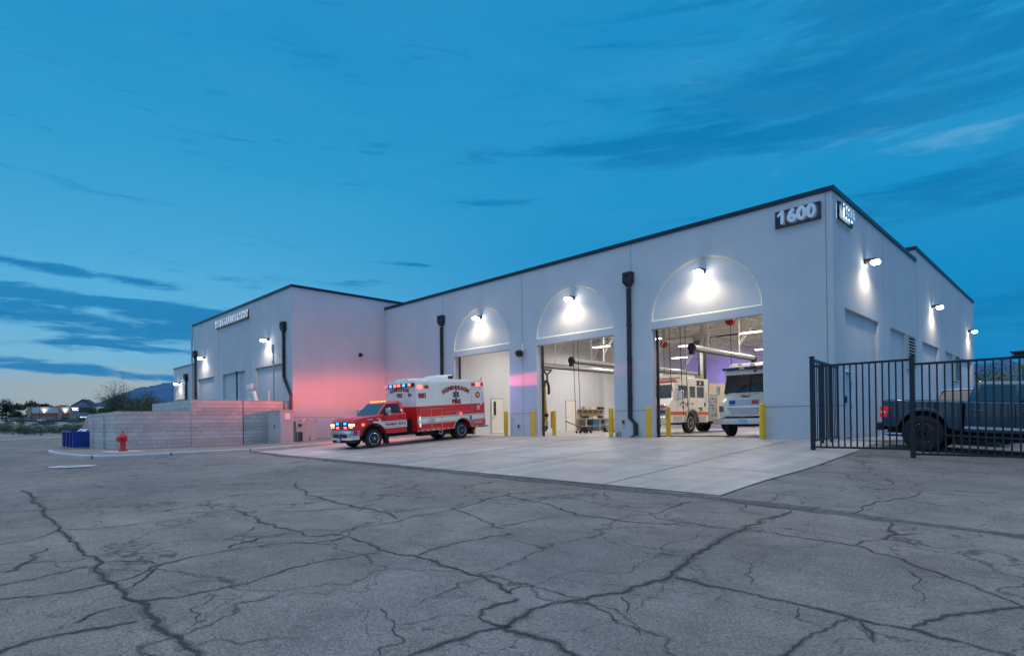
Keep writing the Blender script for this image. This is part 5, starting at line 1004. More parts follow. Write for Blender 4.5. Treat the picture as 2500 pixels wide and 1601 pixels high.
# ------------------------------------------------------------------ block walls
def block_mat():
    m = bpy.data.materials.new('split_face_block'); m.use_nodes = True; t = m.node_tree; b = t.nodes['Principled BSDF']; K = t.links.new
    tc = nd(t, 'ShaderNodeNewGeometry'); sp = nd(t, 'ShaderNodeSeparateXYZ'); K(tc.outputs['Position'], sp.inputs[0])
    ad = nd(t, 'ShaderNodeMath', operation='ADD'); K(sp.outputs[0], ad.inputs[0]); K(sp.outputs[1], ad.inputs[1])
    cz = nd(t, 'ShaderNodeMath', operation='ADD'); K(sp.outputs[2], cz.inputs[0]); cz.inputs[1].default_value = .37
    cb_ = nd(t, 'ShaderNodeCombineXYZ'); K(ad.outputs[0], cb_.inputs[0]); K(cz.outputs[0], cb_.inputs[1])
    br = nd(t, 'ShaderNodeTexBrick'); K(cb_.outputs[0], br.inputs['Vector']); br.inputs['Scale'].default_value = 1; br.inputs['Brick Width'].default_value = .405; br.inputs['Row Height'].default_value = .2; br.inputs['Mortar Size'].default_value = .006; br.inputs['Mortar Smooth'].default_value = .3; br.inputs['Bias'].default_value = 0
    br.inputs['Color1'].default_value = (.52, .47, .43, 1); br.inputs['Color2'].default_value = (.62, .56, .52, 1); br.inputs['Mortar'].default_value = (.43, .39, .36, 1)
    # smooth, paler courses every few rows
    dv_ = nd(t, 'ShaderNodeMath', operation='DIVIDE'); K(cz.outputs[0], dv_.inputs[0]); dv_.inputs[1].default_value = .2
    fl = nd(t, 'ShaderNodeMath', operation='FLOOR'); K(dv_.outputs[0], fl.inputs[0])
    md = nd(t, 'ShaderNodeMath', operation='MODULO'); K(fl.outputs[0], md.inputs[0]); md.inputs[1].default_value = 4
    gt = nd(t, 'ShaderNodeMath', operation='GREATER_THAN'); K(md.outputs[0], gt.inputs[0]); gt.inputs[1].default_value = 1.5
    n = nd(t, 'ShaderNodeTexNoise'); n.inputs['Scale'].default_value = 14; n.inputs['Detail'].default_value = 8; n.inputs['Roughness'].default_value = .7; K(tc.outputs['Position'], n.inputs['Vector'])
    mr = nd(t, 'ShaderNodeMapRange'); K(n.outputs['Fac'], mr.inputs[0]); mr.inputs[1].default_value = .3; mr.inputs[2].default_value = .7; mr.inputs[3].default_value = .74; mr.inputs[4].default_value = 1.18
    one = nd(t, 'ShaderNodeMix', data_type='FLOAT'); K(gt.outputs[0], one.inputs[0]); K(mr.outputs[0], one.inputs[2]); one.inputs[3].default_value = 1.06
    s = nd(t, 'ShaderNodeVectorMath', operation='SCALE'); K(br.outputs['Color'], s.inputs[0]); K(one.outputs[0], s.inputs[3]); K(s.outputs[0], b.inputs['Base Color']); b.inputs['Roughness'].default_value = .9
    hh = nd(t, 'ShaderNodeMath', operation='MULTIPLY'); K(n.outputs['Fac'], hh.inputs[0]); iv = nd(t, 'ShaderNodeMath', operation='SUBTRACT'); iv.inputs[0].default_value = 1.15; K(gt.outputs[0], iv.inputs[1]); K(iv.outputs[0], hh.inputs[1])
    h2 = nd(t, 'ShaderNodeMath', operation='SUBTRACT'); K(hh.outputs[0], h2.inputs[0]); K(br.outputs['Fac'], h2.inputs[1])
    bp = nd(t, 'ShaderNodeBump'); bp.inputs['Strength'].default_value = .8; bp.inputs['Distance'].default_value = .03; K(h2.outputs[0], bp.inputs['Height']); K(bp.outputs[0], b.inputs['Normal'])
    return m
M_block = block_mat(); XW = -26.6
t = empty('block_wall', (XW, -8.6, -.5), 0, 'tall split-face block yard wall glowing pink under the beacons', 'wall')
b = MB(); b.box(-.2, -2.55, 0, 0, 2.52, 2.55); b.box(-7.6, -2.55, 0, -.205, -2.35, 2.55); b.build('wall', M_block, t)
b = MB(); b.box(0, -.02, 0, .006, .02, 2.55); b.build('control_joint', M_black, t)
t = empty('block_wall', (XW, -14.41, -.6), 0, 'lower block enclosure wall behind the fire hydrant', 'wall')
b = MB(); b.box(-.2, 0, 0, 0, 3.24, 2.03); b.build('wall', M_block, t)
for x0, x1 in ((-2.1, -.205), (-5.1, -2.75), (-7.0, -5.75)): b = MB(); b.box(x0, 0, 0, x1, .2, 2.0); b.build('pier', M_block, t)
b = MB(); b.box(-7.0, 2.2, 0, -.3, 2.4, 1.95); b.build('back_wall', M_block, t)
# ------------------------------------------------------------------ hydrant
HZ = gh(-24.2, -14.55)+.085
HY = empty('fire_hydrant', (-24.2, -14.55, HZ), rad(20), 'red fire hydrant on the gravel corner in front of the block wall', 'fire hydrant')
M_hyd = mat('hydrant_red', (.60, .02, .02), .4, coat=.3, noise=.12, nscale=10)
b = MB(); b.lathe([(.17, 0), (.17, .05), (.13, .06), (.115, .12), (.115, .40), (.15, .42), (.15, .47), (.13, .48), (.13, .58), (.165, .60), (.165, .64), (.14, .66), (.12, .72), (.06, .79), (.035, .80), (.035, .88), (.001, .885)], n=20); b.build('barrel', M_hyd, HY, smooth=True)
for a, r in ((0, .07), (math.pi, .07), (-math.pi/2, .095)):
    b = MB(); d = Vector((math.cos(a), math.sin(a), 0)); b.cyl(d*.10+Vector((0, 0, .53)), d*.20+Vector((0, 0, .53)), r, n=12); b.cyl(d*.20+Vector((0, 0, .53)), d*.225+Vector((0, 0, .53)), r*1.15, n=8); b.cyl(d*.225+Vector((0, 0, .53)), d*.26+Vector((0, 0, .53)), .025, n=5); b.build('outlet_cap', M_hyd, HY)
b = MB()
for i in range(8): t_ = math.pi*i/4; b.cyl((.15*math.cos(t_), .15*math.sin(t_), .04), (.15*math.cos(t_), .15*math.sin(t_), .075), .014, n=6)
b.build('bolt', M_hyd, HY)
b = MB(); pts = [(.13*math.cos(t_), -.15-.05*math.sin((t_+.6)*2), .44-.06*math.sin((t_)*1.0)) for t_ in [math.pi*i/10 for i in range(11)]]; b.tube(pts, .008, 5); b.build('chain', M_galv, HY)
b = MB(); b.xy([(-25.3, -15.2), (-23.5, -15.2), (-23.0, -14.0), (-24.9, -13.9)], HZ-.1, HZ+.004); tag(b.build('hydrant_pad', M_kerb, bevel=.01), kind='structure')
# ------------------------------------------------------------------ cabinets
t = empty('utility_cabinet', (-25.2, -7.15, -.32), 0, 'tall pale metal utility cabinet standing at the building corner', 'cabinet')
b = MB(); b.box(-.8, -.35, 0, .8, .35, .14); b.build('plinth', M_kerb, t)
b = MB(); b.box(-.8, -.35, .141, .8, .35, 1.74); b.build('body', M_cab, t, bevel=.015)
b = MB(); b.box(-.84, -.39, 1.741, .84, .39, 1.80); b.build('lid', M_cab, t, bevel=.01)
b = MB(); b.box(-.77, -.362, .20, -.01, -.351, 1.70); b.box(.01, -.362, .20, .77, -.351, 1.70); d_ = b.build('door', M_cab, t)
b = MB(); b.box(.06, -.385, .85, .12, -.363, 1.02); b.build('handle', M_blackgloss, d_); b = MB(); b.box(.30, -.366, 1.55, .55, -.3625, 1.60); b.build('label_plate', M_letD, d_)
b = MB(); b.box(.801, -.10, 1.30, .806, .16, 1.62); b.build('notice', M_white, t)
t = empty('meter_pedestal', (-24.75, -6.35, -.30), 0, 'small electric meter pedestal right of the tall cabinet', 'meter')
b = MB(); b.box(-.15, -.22, .6, .15, .22, 1.18); b.build('housing', M_cab, t, bevel=.01); b = MB(); b.lathe([(.001, .15), (.07, .14), (.10, .08), (.10, 0)], (.15, 0, .98), 16, 'x'); b.build('meter', M_glass2, t, smooth=True)
b = MB(); b.cyl((0, -.15, 0), (0, -.15, .6), .03, n=8); b.cyl((0, 0, 0), (0, 0, .6), .03, n=8); b.cyl((0, .15, 0), (0, .15, .6), .045, n=8); b.build('conduit', M_dark, t)
t = empty('service_cabinet', (-25.0, -5.72, -.28), 0, 'low two-door service cabinet by the pink wall, right of the meter', 'cabinet')
b = MB(); b.box(-.25, -.42, .06, .25, -.02, 1.22); b.box(-.25, .02, .06, .25, .42, 1.22); b.build('body', M_cab, t, bevel=.01); b = MB(); b.box(-.26, -.44, 0, .28, .44, .055); b.build('plinth', M_black, t)
b = MB(); b.box(.251, -.36, 1.25, .29, .36, 1.29); b.box(.251, -.42, 1.16, .30, -.34, 1.29); b.box(.251, .34, 1.16, .30, .42, 1.29); b.box(-.2, -.02, .3, .24, .02, 1.3); b.build('lock_bar', M_galv, t)
# ------------------------------------------------------------------ dumpster
t = empty('dumpster', (-35.0, -14.3, -.46), 0, 'blue metal dumpster at the end of the block enclosure', 'dumpster')
b = MB(); b.loft([[(-1.35, -.85, .06), (1.9, -.85, .06), (1.9, .8, .06), (-1.35, .8, .06)], [(-1.75, -.85, .92), (1.9, -.85, .92), (1.9, .8, .92), (-1.75, .8, .92)]]); b.build('bin', M_dump, t)
b = MB(); b.box(-1.80, -.92, .88, 1.95, -.84, .98); b.box(-1.80, .8, .88, 1.95, .88, .98); b.box(-1.80, -.84, .88, -1.72, .8, .98); b.build('rim', M_dump, t)
for x in (-1.3, -.9, .4, 1.4): b = MB(); b.box(x-.05, -.92, .05, x+.05, -.852, .88); b.build('rib', M_dump, t)
b = MB(); b.prism([(-.75, -.86, .75), (-.55, -.86, .75), (-.05, -.86, .1), (-.25, -.86, .1)], (0, -.03, 0)); b.build('brace', M_dark, t)
b = MB(); b.box(-1.5, -.87, 0, 1.9, .82, .055); b.build('skid', M_alu, t)
b = MB(); rd = random.Random(5)
for i in range(14): x, y = rd.uniform(-1.2, 1.7), rd.uniform(-.5, .5); s_ = rd.uniform(.1, .3); b.prism([(x, y, .9), (x+s_*2, y+.05, .92), (x+s_*1.6, y+s_, 1.06), (x-.1, y+s_, 1.0)], (0, .02, .03))
b.build('rubbish', M_white, t)
# ------------------------------------------------------------------ bay equipment
def rail(x, y0, y1, label, poles):
    t = empty('exhaust_rail', (x, 0, 3.70), 0, label, 'exhaust rail', 'vehicle exhaust rails under the bay roof')
    b = MB(); b.cyl((0, y0+.1, 0), (0, y1, 0), .115, n=16); b.build('duct', M_alu, t, smooth=True)
    b = MB(); b.box(-.05, y0+.2, -.16, .05, y1-.2, -.105); b.build('track', M_dark, t)
    b = MB(); b.lathe([(.01, 0), (.17, .02), (.19, .10), (.15, .22), (.12, .24)], (0, y0-.1, 0), 12, 'y'); b.box(-.10, y0-.08, -.30, .10, y0+.05, -.05); b.build('end_cap', M_blackgloss, t)
    b = MB(); b.cyl((0, y1, 0), (0, y1+.1, 0), .15, n=12); b.box(-.08, y1-.1, -.28, .08, y1+.08, -.1); b.build('end_cap', M_blackgloss, t)
    for y in poles:
        h = MB(); h.cyl((0, y, .10), (0, y, 2.6), .035, n=8); h.cyl((0, y, .10), (0, y, .35), .06, .035, n=8); h.cyl((0, y, .45), (.1, y+1.5, 2.5), .016, n=6); h.cyl((0, y, .45), (1.4, y+.1, 2.4), .016, n=6); h.build('hanger', M_white, t)
    return t
rail(-14.7, 1.85, 15.0, 'long silver exhaust rail crossing the workbench bay, with the yellow hose', (3.46, 6.65, 11))
rail(-12.27, 1.85, 15.0, 'silver exhaust rail starting at a black cap in the workbench bay', (4.5, 9.2, 13.2))
r3 = rail(-5.87, 1.85, 8.0, 'short silver exhaust rail above the white step van', (3.24, 6.39))
t = empty('exhaust_hose', (-14.7, 2.75, 0), 0, 'yellow exhaust hose hanging in the workbench bay', 'hose')
b = MB(); b.box(-.06, -.35, 3.42, .06, .35, 3.50); b.tube([(0, -.3, 3.42), (0, 0, 3.2), (0, .3, 3.42)], .05, 6); b.ball((0, -.36, 3.12), .09); b.cyl((0, 0, 3.2), (0, .02, 2.75), .05, n=8); b.build('trolley', M_blackgloss, t)
b = MB(); b.tube([(0, .02, 2.78), (0, -.02, 2.86), (0, -.14, 2.84), (0, -.22, 2.72), (0, -.22, 2.55)], .075, 10); b.tube([(0, .02, 2.80), (0, .12, 2.6), (0, .14, 2.3), (0, .1, 2.16)], .07, 10); b.build('elbow', M_dark, t)
b = MB(); b.tube([(0, -.22, 2.55), (0, -.19, 2.0), (0, -.16, 1.5), (0, -.10, 1.1)], .07, 12); b.build('hose', mat('hose_yellow', (.50, .34, .05), .5), t)
b = MB(); b.cyl((0, -.10, 1.12), (0, -.10, .95), .13, .11, n=12); b.build('coupling', M_blackgloss, t)
b = MB(); b.tube([(0, -.10, .95), (0, -.10, .60), (0, -.06, .42)], .06, 10); b.build('hose', MATS['hose_yellow'], t)
b = MB(); b.tube([(0, -.06, .45), (0, -.10, .32), (0, -.22, .24), (0, -.34, .30), (0, -.38, .45)], .075, 10); b.build('nozzle', M_blackgloss, t)
# workbench
t = empty('workbench', (-19.7, 13.0, .008), 0, 'wooden workbench with an upper shelf against the white side wall of the open bay', 'workbench')
b = MB(); b.box(-.38, -1.1, .84, .42, 2.4, .90); b.build('bench_top', M_wood, t); b = MB(); b.box(-.36, -1.0, .34, .38, 2.3, .38); b.build('lower_shelf', M_wood, t)
b = MB(); b.box(-.38, -1.0, 1.50, -.02, 2.2, 1.55); b.box(-.38, -1.0, 1.1, -.36, 2.2, 1.50); b.build('upper_shelf', M_wood, t)
for y in (-.8, -.2, .4, 1.0, 1.6, 2.1): b = MB(); b.prism([(-.36, y, 1.22), (-.36, y, 1.50), (-.05, y, 1.50)], (0, .04, 0)); b.build('shelf_bracket', M_wood, t)
for x in (-.32, .36):
    for y in (-1.0, .6, 2.3): b = MB(); b.box(x-.04, y-.04, 0, x+.04, y+.04, .84); b.build('leg', M_wood, t)
rd = random.Random(4)
it = [('tool_box', (.05, -.7, .90), (.16, .22, .14), M_blackgloss, 'black tool box on the bench top'), ('tool_box', (0, -.2, .90), (.14, .16, .12), M_galv, 'grey tool box on the bench top'), ('parts_bin', (0, .35, .90), (.15, .2, .16), M_white, 'white parts bin on the bench top'), ('vice', (.2, .9, .90), (.14, .12, .22), M_dark, 'dark bench vice in the middle of the bench'),
      ('paint_can', (-.2, -.5, 1.55), (.09, .09, .2), M_galv, 'grey can on the upper shelf'), ('water_case', (.05, .3, .38), (.2, .35, .18), M_blue, 'lower case of bottled water on the bench lower shelf'), ('water_case', (.05, .35, .56), (.2, .3, .16), M_blue, 'upper case of bottled water on the lower shelf'), ('water_case', (.05, 1.1, .38), (.2, .3, .16), M_blue, 'blue case at the far end of the lower shelf'), ('storage_box', (-.2, .4, 1.55), (.13, .2, .18), M_white, 'white box with a lid on the upper shelf'), ('storage_box', (-.2, 1.5, 1.55), (.13, .25, .2), M_dark, 'dark box at the far end of the upper shelf')]
for nme, p_, s_, m, l in it:
    e = empty(nme, (t.location.x+p_[0], t.location.y+p_[1], t.location.z+p_[2]+.001), rad(rd.uniform(-6, 6)), l, nme.replace('_', ' '))
    b = MB(); b.box(-s_[0], -s_[1], 0, s_[0], s_[1], s_[2]*.8); b.build('body', m, e, bevel=.01); b = MB(); b.box(-s_[0]-.006, -s_[1]-.006, s_[2]*.8+.001, s_[0]+.006, s_[1]+.006, s_[2]); b.build('lid', m if m != M_dark else M_galv, e, bevel=.006)
t = empty('floor_jack', (-14.75, 6.0, .008), rad(180), 'black floor jack with its long handle raised in the workbench bay', 'floor jack')
b = MB(); b.box(-.35, -.16, .10, .25, .16, .26); b.xz([(-.3, .26), (.2, .26), (.1, .36), (-.25, .38)], -.12, .12); b.build('body', M_blackgloss, t, bevel=.02)
b = MB(); b.cyl((.15, 0, .28), (1.45, .0, .72), .025, n=8); b.build('handle', M_blackgloss, t)
for x in (-.28, .2, .45):
    for y in (-.2, .2): b = MB(); b.cyl((x, y-.03, .06), (x, y+.03, .06), .06, n=10); b.build('caster', M_black, t)
for i, (x, y, l) in enumerate(((-15.9, 9.4, 'left black boot on the bay floor by the jack'), (-15.6, 9.7, 'right black boot on the bay floor by the jack'))):
    b = MB(); b.xz([(0, 0), (.32, 0), (.32, .08), (.16, .14), (.13, .30), (0, .30)], -.06, .06); o = b.build('work_boot', M_black, bevel=.02); o.location = (x, y, .008); tag(o, l, 'boot')
b = MB(); b.loft([[(-.35, -.25, 0), (.35, -.25, 0), (.35, .25, 0), (-.35, .25, 0)], [(-.2, -.12, .25), (.22, -.12, .25), (.22, .12, .25), (-.2, .12, .25)]]); o = b.build('wheel_chock', M_black, bevel=.03); o.location = (-14.2, 9.6, .008); tag(o, 'black rubber wheel chock at the right edge of the workbench bay', 'wheel chock')
# hanging cords, reels
for x, y, z1, l in ((-11.88, 1.5, .2, 'left of two black door cords in the workbench bay'), (-11.60, 1.5, .2, 'right of two black door cords in the workbench bay'), (-6.72, 1.5, 1.9, 'thick air cord with a bare tip hanging in front of the engine windshield'), (-6.22, 1.5, .9, 'left of two thin cords before the engine cab door'), (-6.0, 1.5, .9, 'right of two thin cords before the engine cab door')):
    b = MB(); b.tube([(0, 0, 5.9), (.02, 0, 3.5), (.05, .02, 2.4), (.12, .02, z1)], .014, 5); o = b.build('hanging_cord', M_blackgloss); o.location = (x, y, 0); tag(o, l, 'cord')
for x, y, z, s_, l in ((-5.2, 4.0, 4.95, 1, 'red cord reel hanging near the top of the fire engine bay'), (-11.96, 10.0, 5.15, 1, 'second red reel, further back near the left jamb of the engine bay')):
    t = empty('cord_reel', (x, y, z), 0, l, 'reel'); b = MB(); b.lathe([(.05, -.12), (.19, -.11), (.21, -.06), (.17, -.03), (.17, .03), (.21, .06), (.19, .11), (.05, .12)], (0, 0, 0), 16, 'y'); b.build('drum', mat('reel_red', (.35, .02, .02), .4), t, smooth=True)
    b = MB(); b.box(-.03, -.14, .1, .03, .14, 1.3); b.build('bracket', M_galv, t); b = MB(); b.cyl((0, 0, -.18), (.02, 0, -2.2), .012, n=5); b.build('cord', M_blackgloss, t)
t = empty('unit_heater', (-11.6, 14.0, 5.25), 0, 'pale box heater hanging from the roof joists at the back of the engine bay', 'heater'); b = MB(); b.box(-.40, -.4, .0, .40, .4, .85); b.build('casing', M_cab, t, bevel=.02)
b = MB(); [b.box(-.36, -.412, .08+i*.1, .36, -.402, .13+i*.1) for i in range(4)]; b.build('louvre', M_dark, t); b = MB(); b.cyl((-.3, 0, .85), (-.3, 0, 1.5), .012, n=5); b.cyl((.3, 0, .85), (.3, 0, 1.5), .012, n=5); b.cyl((0, 0, .85), (0, 0, 2.0), .10, n=10); b.build('flue', M_galv, t)
t = empty('round_duct', (-13.6, 12, 0), 0, 'silver round duct rising beside the steel column at the back of the bay', 'duct'); b = MB(); b.tube([(0, 0, 2.6), (0, 0, 5.3), (.15, 0, 5.55), (.5, 0, 5.65), (2.5, 0, 5.65)], .14, 12); b.build('duct', M_galv, t, smooth=True)
t = empty('steel_column', (-11.3, 13.4, 0), 0, 'slim steel column behind the fire engine', 'column'); b = MB(); b.box(-.10, -.10, .02, .10, .10, 6.3); b.build('shaft', M_galv, t); b = MB(); b.box(-.24, -.06, 2.2, -.14, .06, 4.9); b.box(.14, -.06, 2.2, .24, .06, 4.9); b.build('side_bar', M_blackgloss, t)
# bay lights
LT = None
LP_ = [(-17.1, 4.5, 'front row'), (-7.9, 12.5, ''), (-13.1, 10.6, ''), (-13.1, 15.0, ''), (-17.2, 11, ''), (-17.2, 21.3, ''), (-10.4, 3.4, ''), (-4.2, 4.5, ''), (-4.2, 10.5, ''), (-4.2, 18, ''), (-10.5, 21, ''), (-7.4, 26, '')]
for i, (x, y, _) in enumerate(LP_):
    if LT is None:
        LT = empty('bay_light'); b = MB(); b.box(-.62, -.16, .02, .62, .16, .10); b.build('housing', M_white, LT); b = MB(); b.box(-.60, -.14, -.01, .60, .14, .018); b.build('diffuser', E_bay, LT); b = MB(); b.cyl((-.5, 0, .1), (-.5, 0, .8), .01, n=4); b.cyl((.5, 0, .1), (.5, 0, .8), .01, n=4); b.build('hanger', M_galv, LT); o = LT
    else: o = copy_tree(LT)
    o.location = (x, y, 5.62); o.rotation_euler = (0, 0, rad(0)); lane = 'left' if x < -14.9 else 'middle' if x < -9 else 'right'; rank = ['nearest', 'second', 'third', 'fourth', 'fifth'][sum(1 for a in LP_ if (('left' if a[0] < -14.9 else 'middle' if a[0] < -9 else 'right') == lane) and a[1] < y)]
    tag(o, 'white linear ceiling light over the %s engine lane, %s to the front doors' % (lane, rank), 'ceiling light', 'bay ceiling lights')
    lamp('AREA', 'bay_light_glow', (x, y, 5.57), 130, (1., .94, .88), 1.2, (0, 0, -1), sy=.3)
b = MB(); b.tube([(-7.2, 1.2, .02), (-6.9, 1.6, .03), (-6.4, 1.9, .02), (-5.4, 2.3, .02), (-4.6, 2.4, .02)], .02, 6); tag(b.build('hose_line', M_black), 'black air hose lying on the floor between the engine and the van', 'hose')
b = MB(); b.box(-8.35, 9.3, .0, -8.2, 14, .011); b.box(-13.1, 9.3, .0, -12.95, 14, .011); tag(b.build('floor_line', M_yellow), kind='structure')
# ------------------------------------------------------------------ vegetation
def leaf_mat(name, c):
    m = mat(name, c, .7, noise=.45, nscale=1.2); return m
M_leafd = leaf_mat('tree_leaf_dark', (.030, .045, .022)); M_leafm = leaf_mat('tree_leaf_mid', (.055, .075, .035)); M_pv = leaf_mat('palo_verde_leaf', (.075, .105, .045)); M_bark = mat('bark', (.07, .06, .05), .9); M_bush = leaf_mat('brush_leaf', (.075, .095, .055)); M_yg = leaf_mat('lit_shrub_leaf', (.17, .19, .07))
def leaves(b, c, r, n, s, rd, flat=1.):
    for _ in range(n):
        u = Vector((rd.gauss(0, 1), rd.gauss(0, 1), rd.gauss(0, 1)*flat)); u.normalize(); u *= rd.random()**.45*r; u.z *= flat
        p = Vector(c)+u; a = Vector((rd.uniform(-1, 1), rd.uniform(-1, 1), rd.uniform(-1, 1))).normalized()*s*rd.uniform(.5, 1.3); d = a.orthogonal().normalized()*s*rd.uniform(.3, .8)
        b.add([p-a, p+d, p+a, p-d], [(0, 1, 2, 3)])
def far_tree(h, w, seed, m, n=900, s=.16, clumps=16):
    rd = random.Random(seed); t = empty('tree'); b = MB(); b.cyl((0, 0, 0), (0, 0, h*.5), h*.03, h*.015, n=6)
    c = MB()
    for _ in range(clumps):
        a = rd.uniform(0, 6.28); q = rd.random(); z = h*(.25+.68*rd.random()); rr_ = w*.5*math.sqrt(max(.05, 1-((z/h-.5)/.52)**2))*q
        p = (rr_*math.cos(a), rr_*math.sin(a), z); b.cyl((0, 0, h*.3), p, h*.01, h*.004, n=4, cap=False); leaves(c, p, w*rd.uniform(.16, .26), n//clumps, s*h/5, rd, .8)
    b.build('trunk', M_bark, t); c.build('crown', m, t); return t
def far(px, Z): # plan position from camera distance and sideways angle
    l = (px-1250)/1406.9*Z; return CAM.x+FWD.x*Z+RGT.x*l, CAM.y+FWD.y*Z+RGT.y*l
TT = [far_tree(8.5, 8, 1, M_leafd, 1900, .19, 20), far_tree(6.5, 5.5, 2, M_leafm, 1500, .26, 20), far_tree(7.5, 9, 3, M_leafd, 2200, .28, 22)]
first = [True, True, True]
TL = [(14, 225, 0, 1.0, 'largest dark tree at the far left edge of the photo'), (-22, 230, 0, 1.0, 'dark tree cut by the left edge'), (46, 300, 1, 1.5, 'small tree just left of the far store'), (72, 330, 1, 1.9, 'tree peeking over the far store left corner'), (102, 380, 2, 1.65, 'broad tree behind the white panels of the far store'), (122, 385, 2, 1.5, 'tree behind the middle of the far store'), (160, 380, 2, 1.5, 'tree behind the store, left of its gable'), (172, 390, 1, 1.6, 'thin tree against the gable of the store'), (215, 380, 2, 1.35, 'low tree right of the store gable'), (232, 300, 0, .8, 'low dark tree between the store and the palo verde'), (255, 250, 2, .8, 'dark low tree behind the lower block wall'), (285, 240, 0, .75, 'dark tree low under the hill, behind the wall'), (318, 240, 2, .8, 'dark tree behind the palo verde trunk'), (355, 250, 0, .8, 'dark low tree just left of the tall block wall')]
for px, Z_, k, s_, l in TL:
    o = TT[k] if first[k] else copy_tree(TT[k]); first[k] = False
    x, y = far(px, Z_); o.location = (x, y, desz(x, y)-.3); o.scale = (s_, s_, s_); o.rotation_euler = (0, 0, px*.37); tag(o, l, 'tree', 'trees beyond the desert lot')
# palo verde with open branching
t = empty('palo_verde_tree', (-52.6, -8.6, -.5), 0, 'airy palo verde tree with bare spreading twigs behind the block walls', 'tree')
rd = random.Random(21); tb = MB(); lf = MB()
def grow(p, d, l, r, k):
    q = p+d*l; tb.cyl(p, q, r, r*.72, n=5 if k < 3 else 3, cap=False)
    if k >= 3: leaves(lf, q, .34, 16 if p.z < 3.2 else 6, .045, rd)
    if k == 6: return
    for i in range(3 if k < 4 else 2):
        e = (d+Vector((rd.uniform(-1, 1), rd.uniform(-1, 1), rd.uniform(-.35, .5)))*.62).normalized(); grow(q, e, l*rd.uniform(.66, .9), r*.58, k+1)
for i, dv_ in enumerate(((-.75, .15, .9), (.55, -.2, .95), (-.1, .5, 1), (.2, -.6, .9), (-1.1, -.3, .6), (1.0, .3, .55))): grow(Vector((0, 0, .2)), Vector(dv_).normalized(), 1.35, .085, 1)
tb.build('trunk', M_bark, t); lf.build('crown', M_pv, t)
leafb = []
def bush(seed, w, h, m, n=700, s=.05):
    rd = random.Random(seed); t = empty('desert_bush'); b = MB()
    for _ in range(12): leaves(b, (rd.uniform(-.4, .4)*w, rd.uniform(-.4, .4)*w, h*rd.uniform(.25, .6)), h*.42, n//12, s, rd, .8)
    b.build('foliage', m, t); b = MB(); [b.cyl((0, 0, 0), (rd.uniform(-.4, .4)*w, rd.uniform(-.4, .4)*w, h*.6), .02, .008, n=4) for _ in range(7)]; b.build('stem', M_bark, t); return t
BP = [bush(31, 2.2, 1.3, M_bush, 900, .07), bush(32, 1.6, 1.0, M_bush, 600, .06), bush(33, 2.8, 1.5, M_leafm, 900, .07)]
used = [0, 0, 0]; rd = random.Random(77)
ORD = ['first', 'second', 'third', 'fourth', 'fifth', 'sixth', 'seventh', 'eighth', 'ninth', 'tenth']
BS = [(100, 84, 0, 1.5, 'largest green desert bush beside the street kerb'), (62, 86, 2, 1.0, 'green bush left of the largest desert bush'), (165, 88, 2, 1.15, 'dark green bush just left of the dumpster'), (178, 92, 1, 1.5, 'dark bush above the dumpster rim'), (30, 90, 0, 1.1, 'green bush near the left edge by the kerb')]
for ri, (Z_, rn) in enumerate(((96, 'nearest'), (108, 'second'), (124, 'third'), (145, 'fourth'), (170, 'fifth'), (205, 'farthest'))):
    for n in range(9): BS.append((-60+n*38+rd.uniform(-12, 12), Z_*rd.uniform(.97, 1.03), rd.randrange(3), rd.uniform(.8, 1.5), 'grey green desert bush, %s from the left in the %s row of the lot' % (ORD[n], rn)))
for px, Z_, k, s_, lab in BS:
    x, y = far(px, Z_)
    if (Vector((x, y))-A0).dot(NR2) < 2: continue
    o = BP[k] if not used[k] else copy_tree(BP[k]); used[k] = 1
    o.location = (x, y, desz(x, y)-.05); o.scale = (s_, s_, s_*rd.uniform(.8, 1.1)); o.rotation_euler = (0, 0, rd.uniform(0, 6)); tag(o, lab, 'bush', 'bushes on the desert lot')
# right side trees and shrubs beyond the yard
for i, (px, Z_, s_, k, l) in enumerate(((2395, 62, .85, 'm', 'dark green tree right of the station corner, beyond the pickup'), (2425, 58, .62, 'y', 'yellow green shrub lit beyond the pickup, left'), (2462, 56, .66, 'y', 'yellow green shrub lit beyond the pickup, centre'), (2500, 58, .75, 'y', 'yellow green shrub at the right edge beyond the pickup'), (2540, 60, .7, 'y', 'yellow green shrub past the right edge'))):
    o = far_tree(6.2, 5.5, 50+i, M_leafm if k == 'm' else M_yg, 1500, .09, 24); x, y = far(px, Z_); o.name = 'desert_tree' if k == 'm' else 'tall_shrub'; o.location = (x, y, -.4); o.scale = (s_*1.3, s_*1.3, s_*(1.5 if k == 'y' else 1.25)); tag(o, l, 'tree' if k == 'm' else 'shrub')
# ------------------------------------------------------------------ far store and car park
Zs = 320; sx_, sy_ = far(150, Zs); ang = math.atan2(RGT.y, RGT.x)+rad(8)
t = empty('store_building', (sx_, sy_, desz(sx_, sy_)), ang, 'low far store with white and red wall panels and a grey gabled entrance', 'building')
hh = 8.6
b = MB(); b.box(-16, 0, 0, 22, 30, hh); b.build('wall', M_stucco, t)
b = MB(); b.box(-16.2, -.2, hh, 22.2, 30, hh+.3); b.build('parapet_cap', M_dark, t)
b = MB(); b.box(-15.9, -.25, 3.2, 6, -.02, 5.2); b.build('red_band', M_brickred, t)
for x in (-16, -.5, 5.3): b = MB(); b.box(x-.9, -.5, 0, x+.9, -.02, hh+.2); b.build('pilaster', M_tan, t)
b = MB(); b.box(-15.1, -.22, 0, 4.5, -.03, 2.9); b.build('shop_window', M_glass2, t)
b = MB(); b.prism([(6.5, -2, 3.2), (17.5, -2, 3.2), (17.5, -2, 8.8), (12, -2, 12.0), (6.5, -2, 8.8)], (0, 6, 0)); b.build('gable', mat('gable_grey', (.16, .19, .24), .7), t)
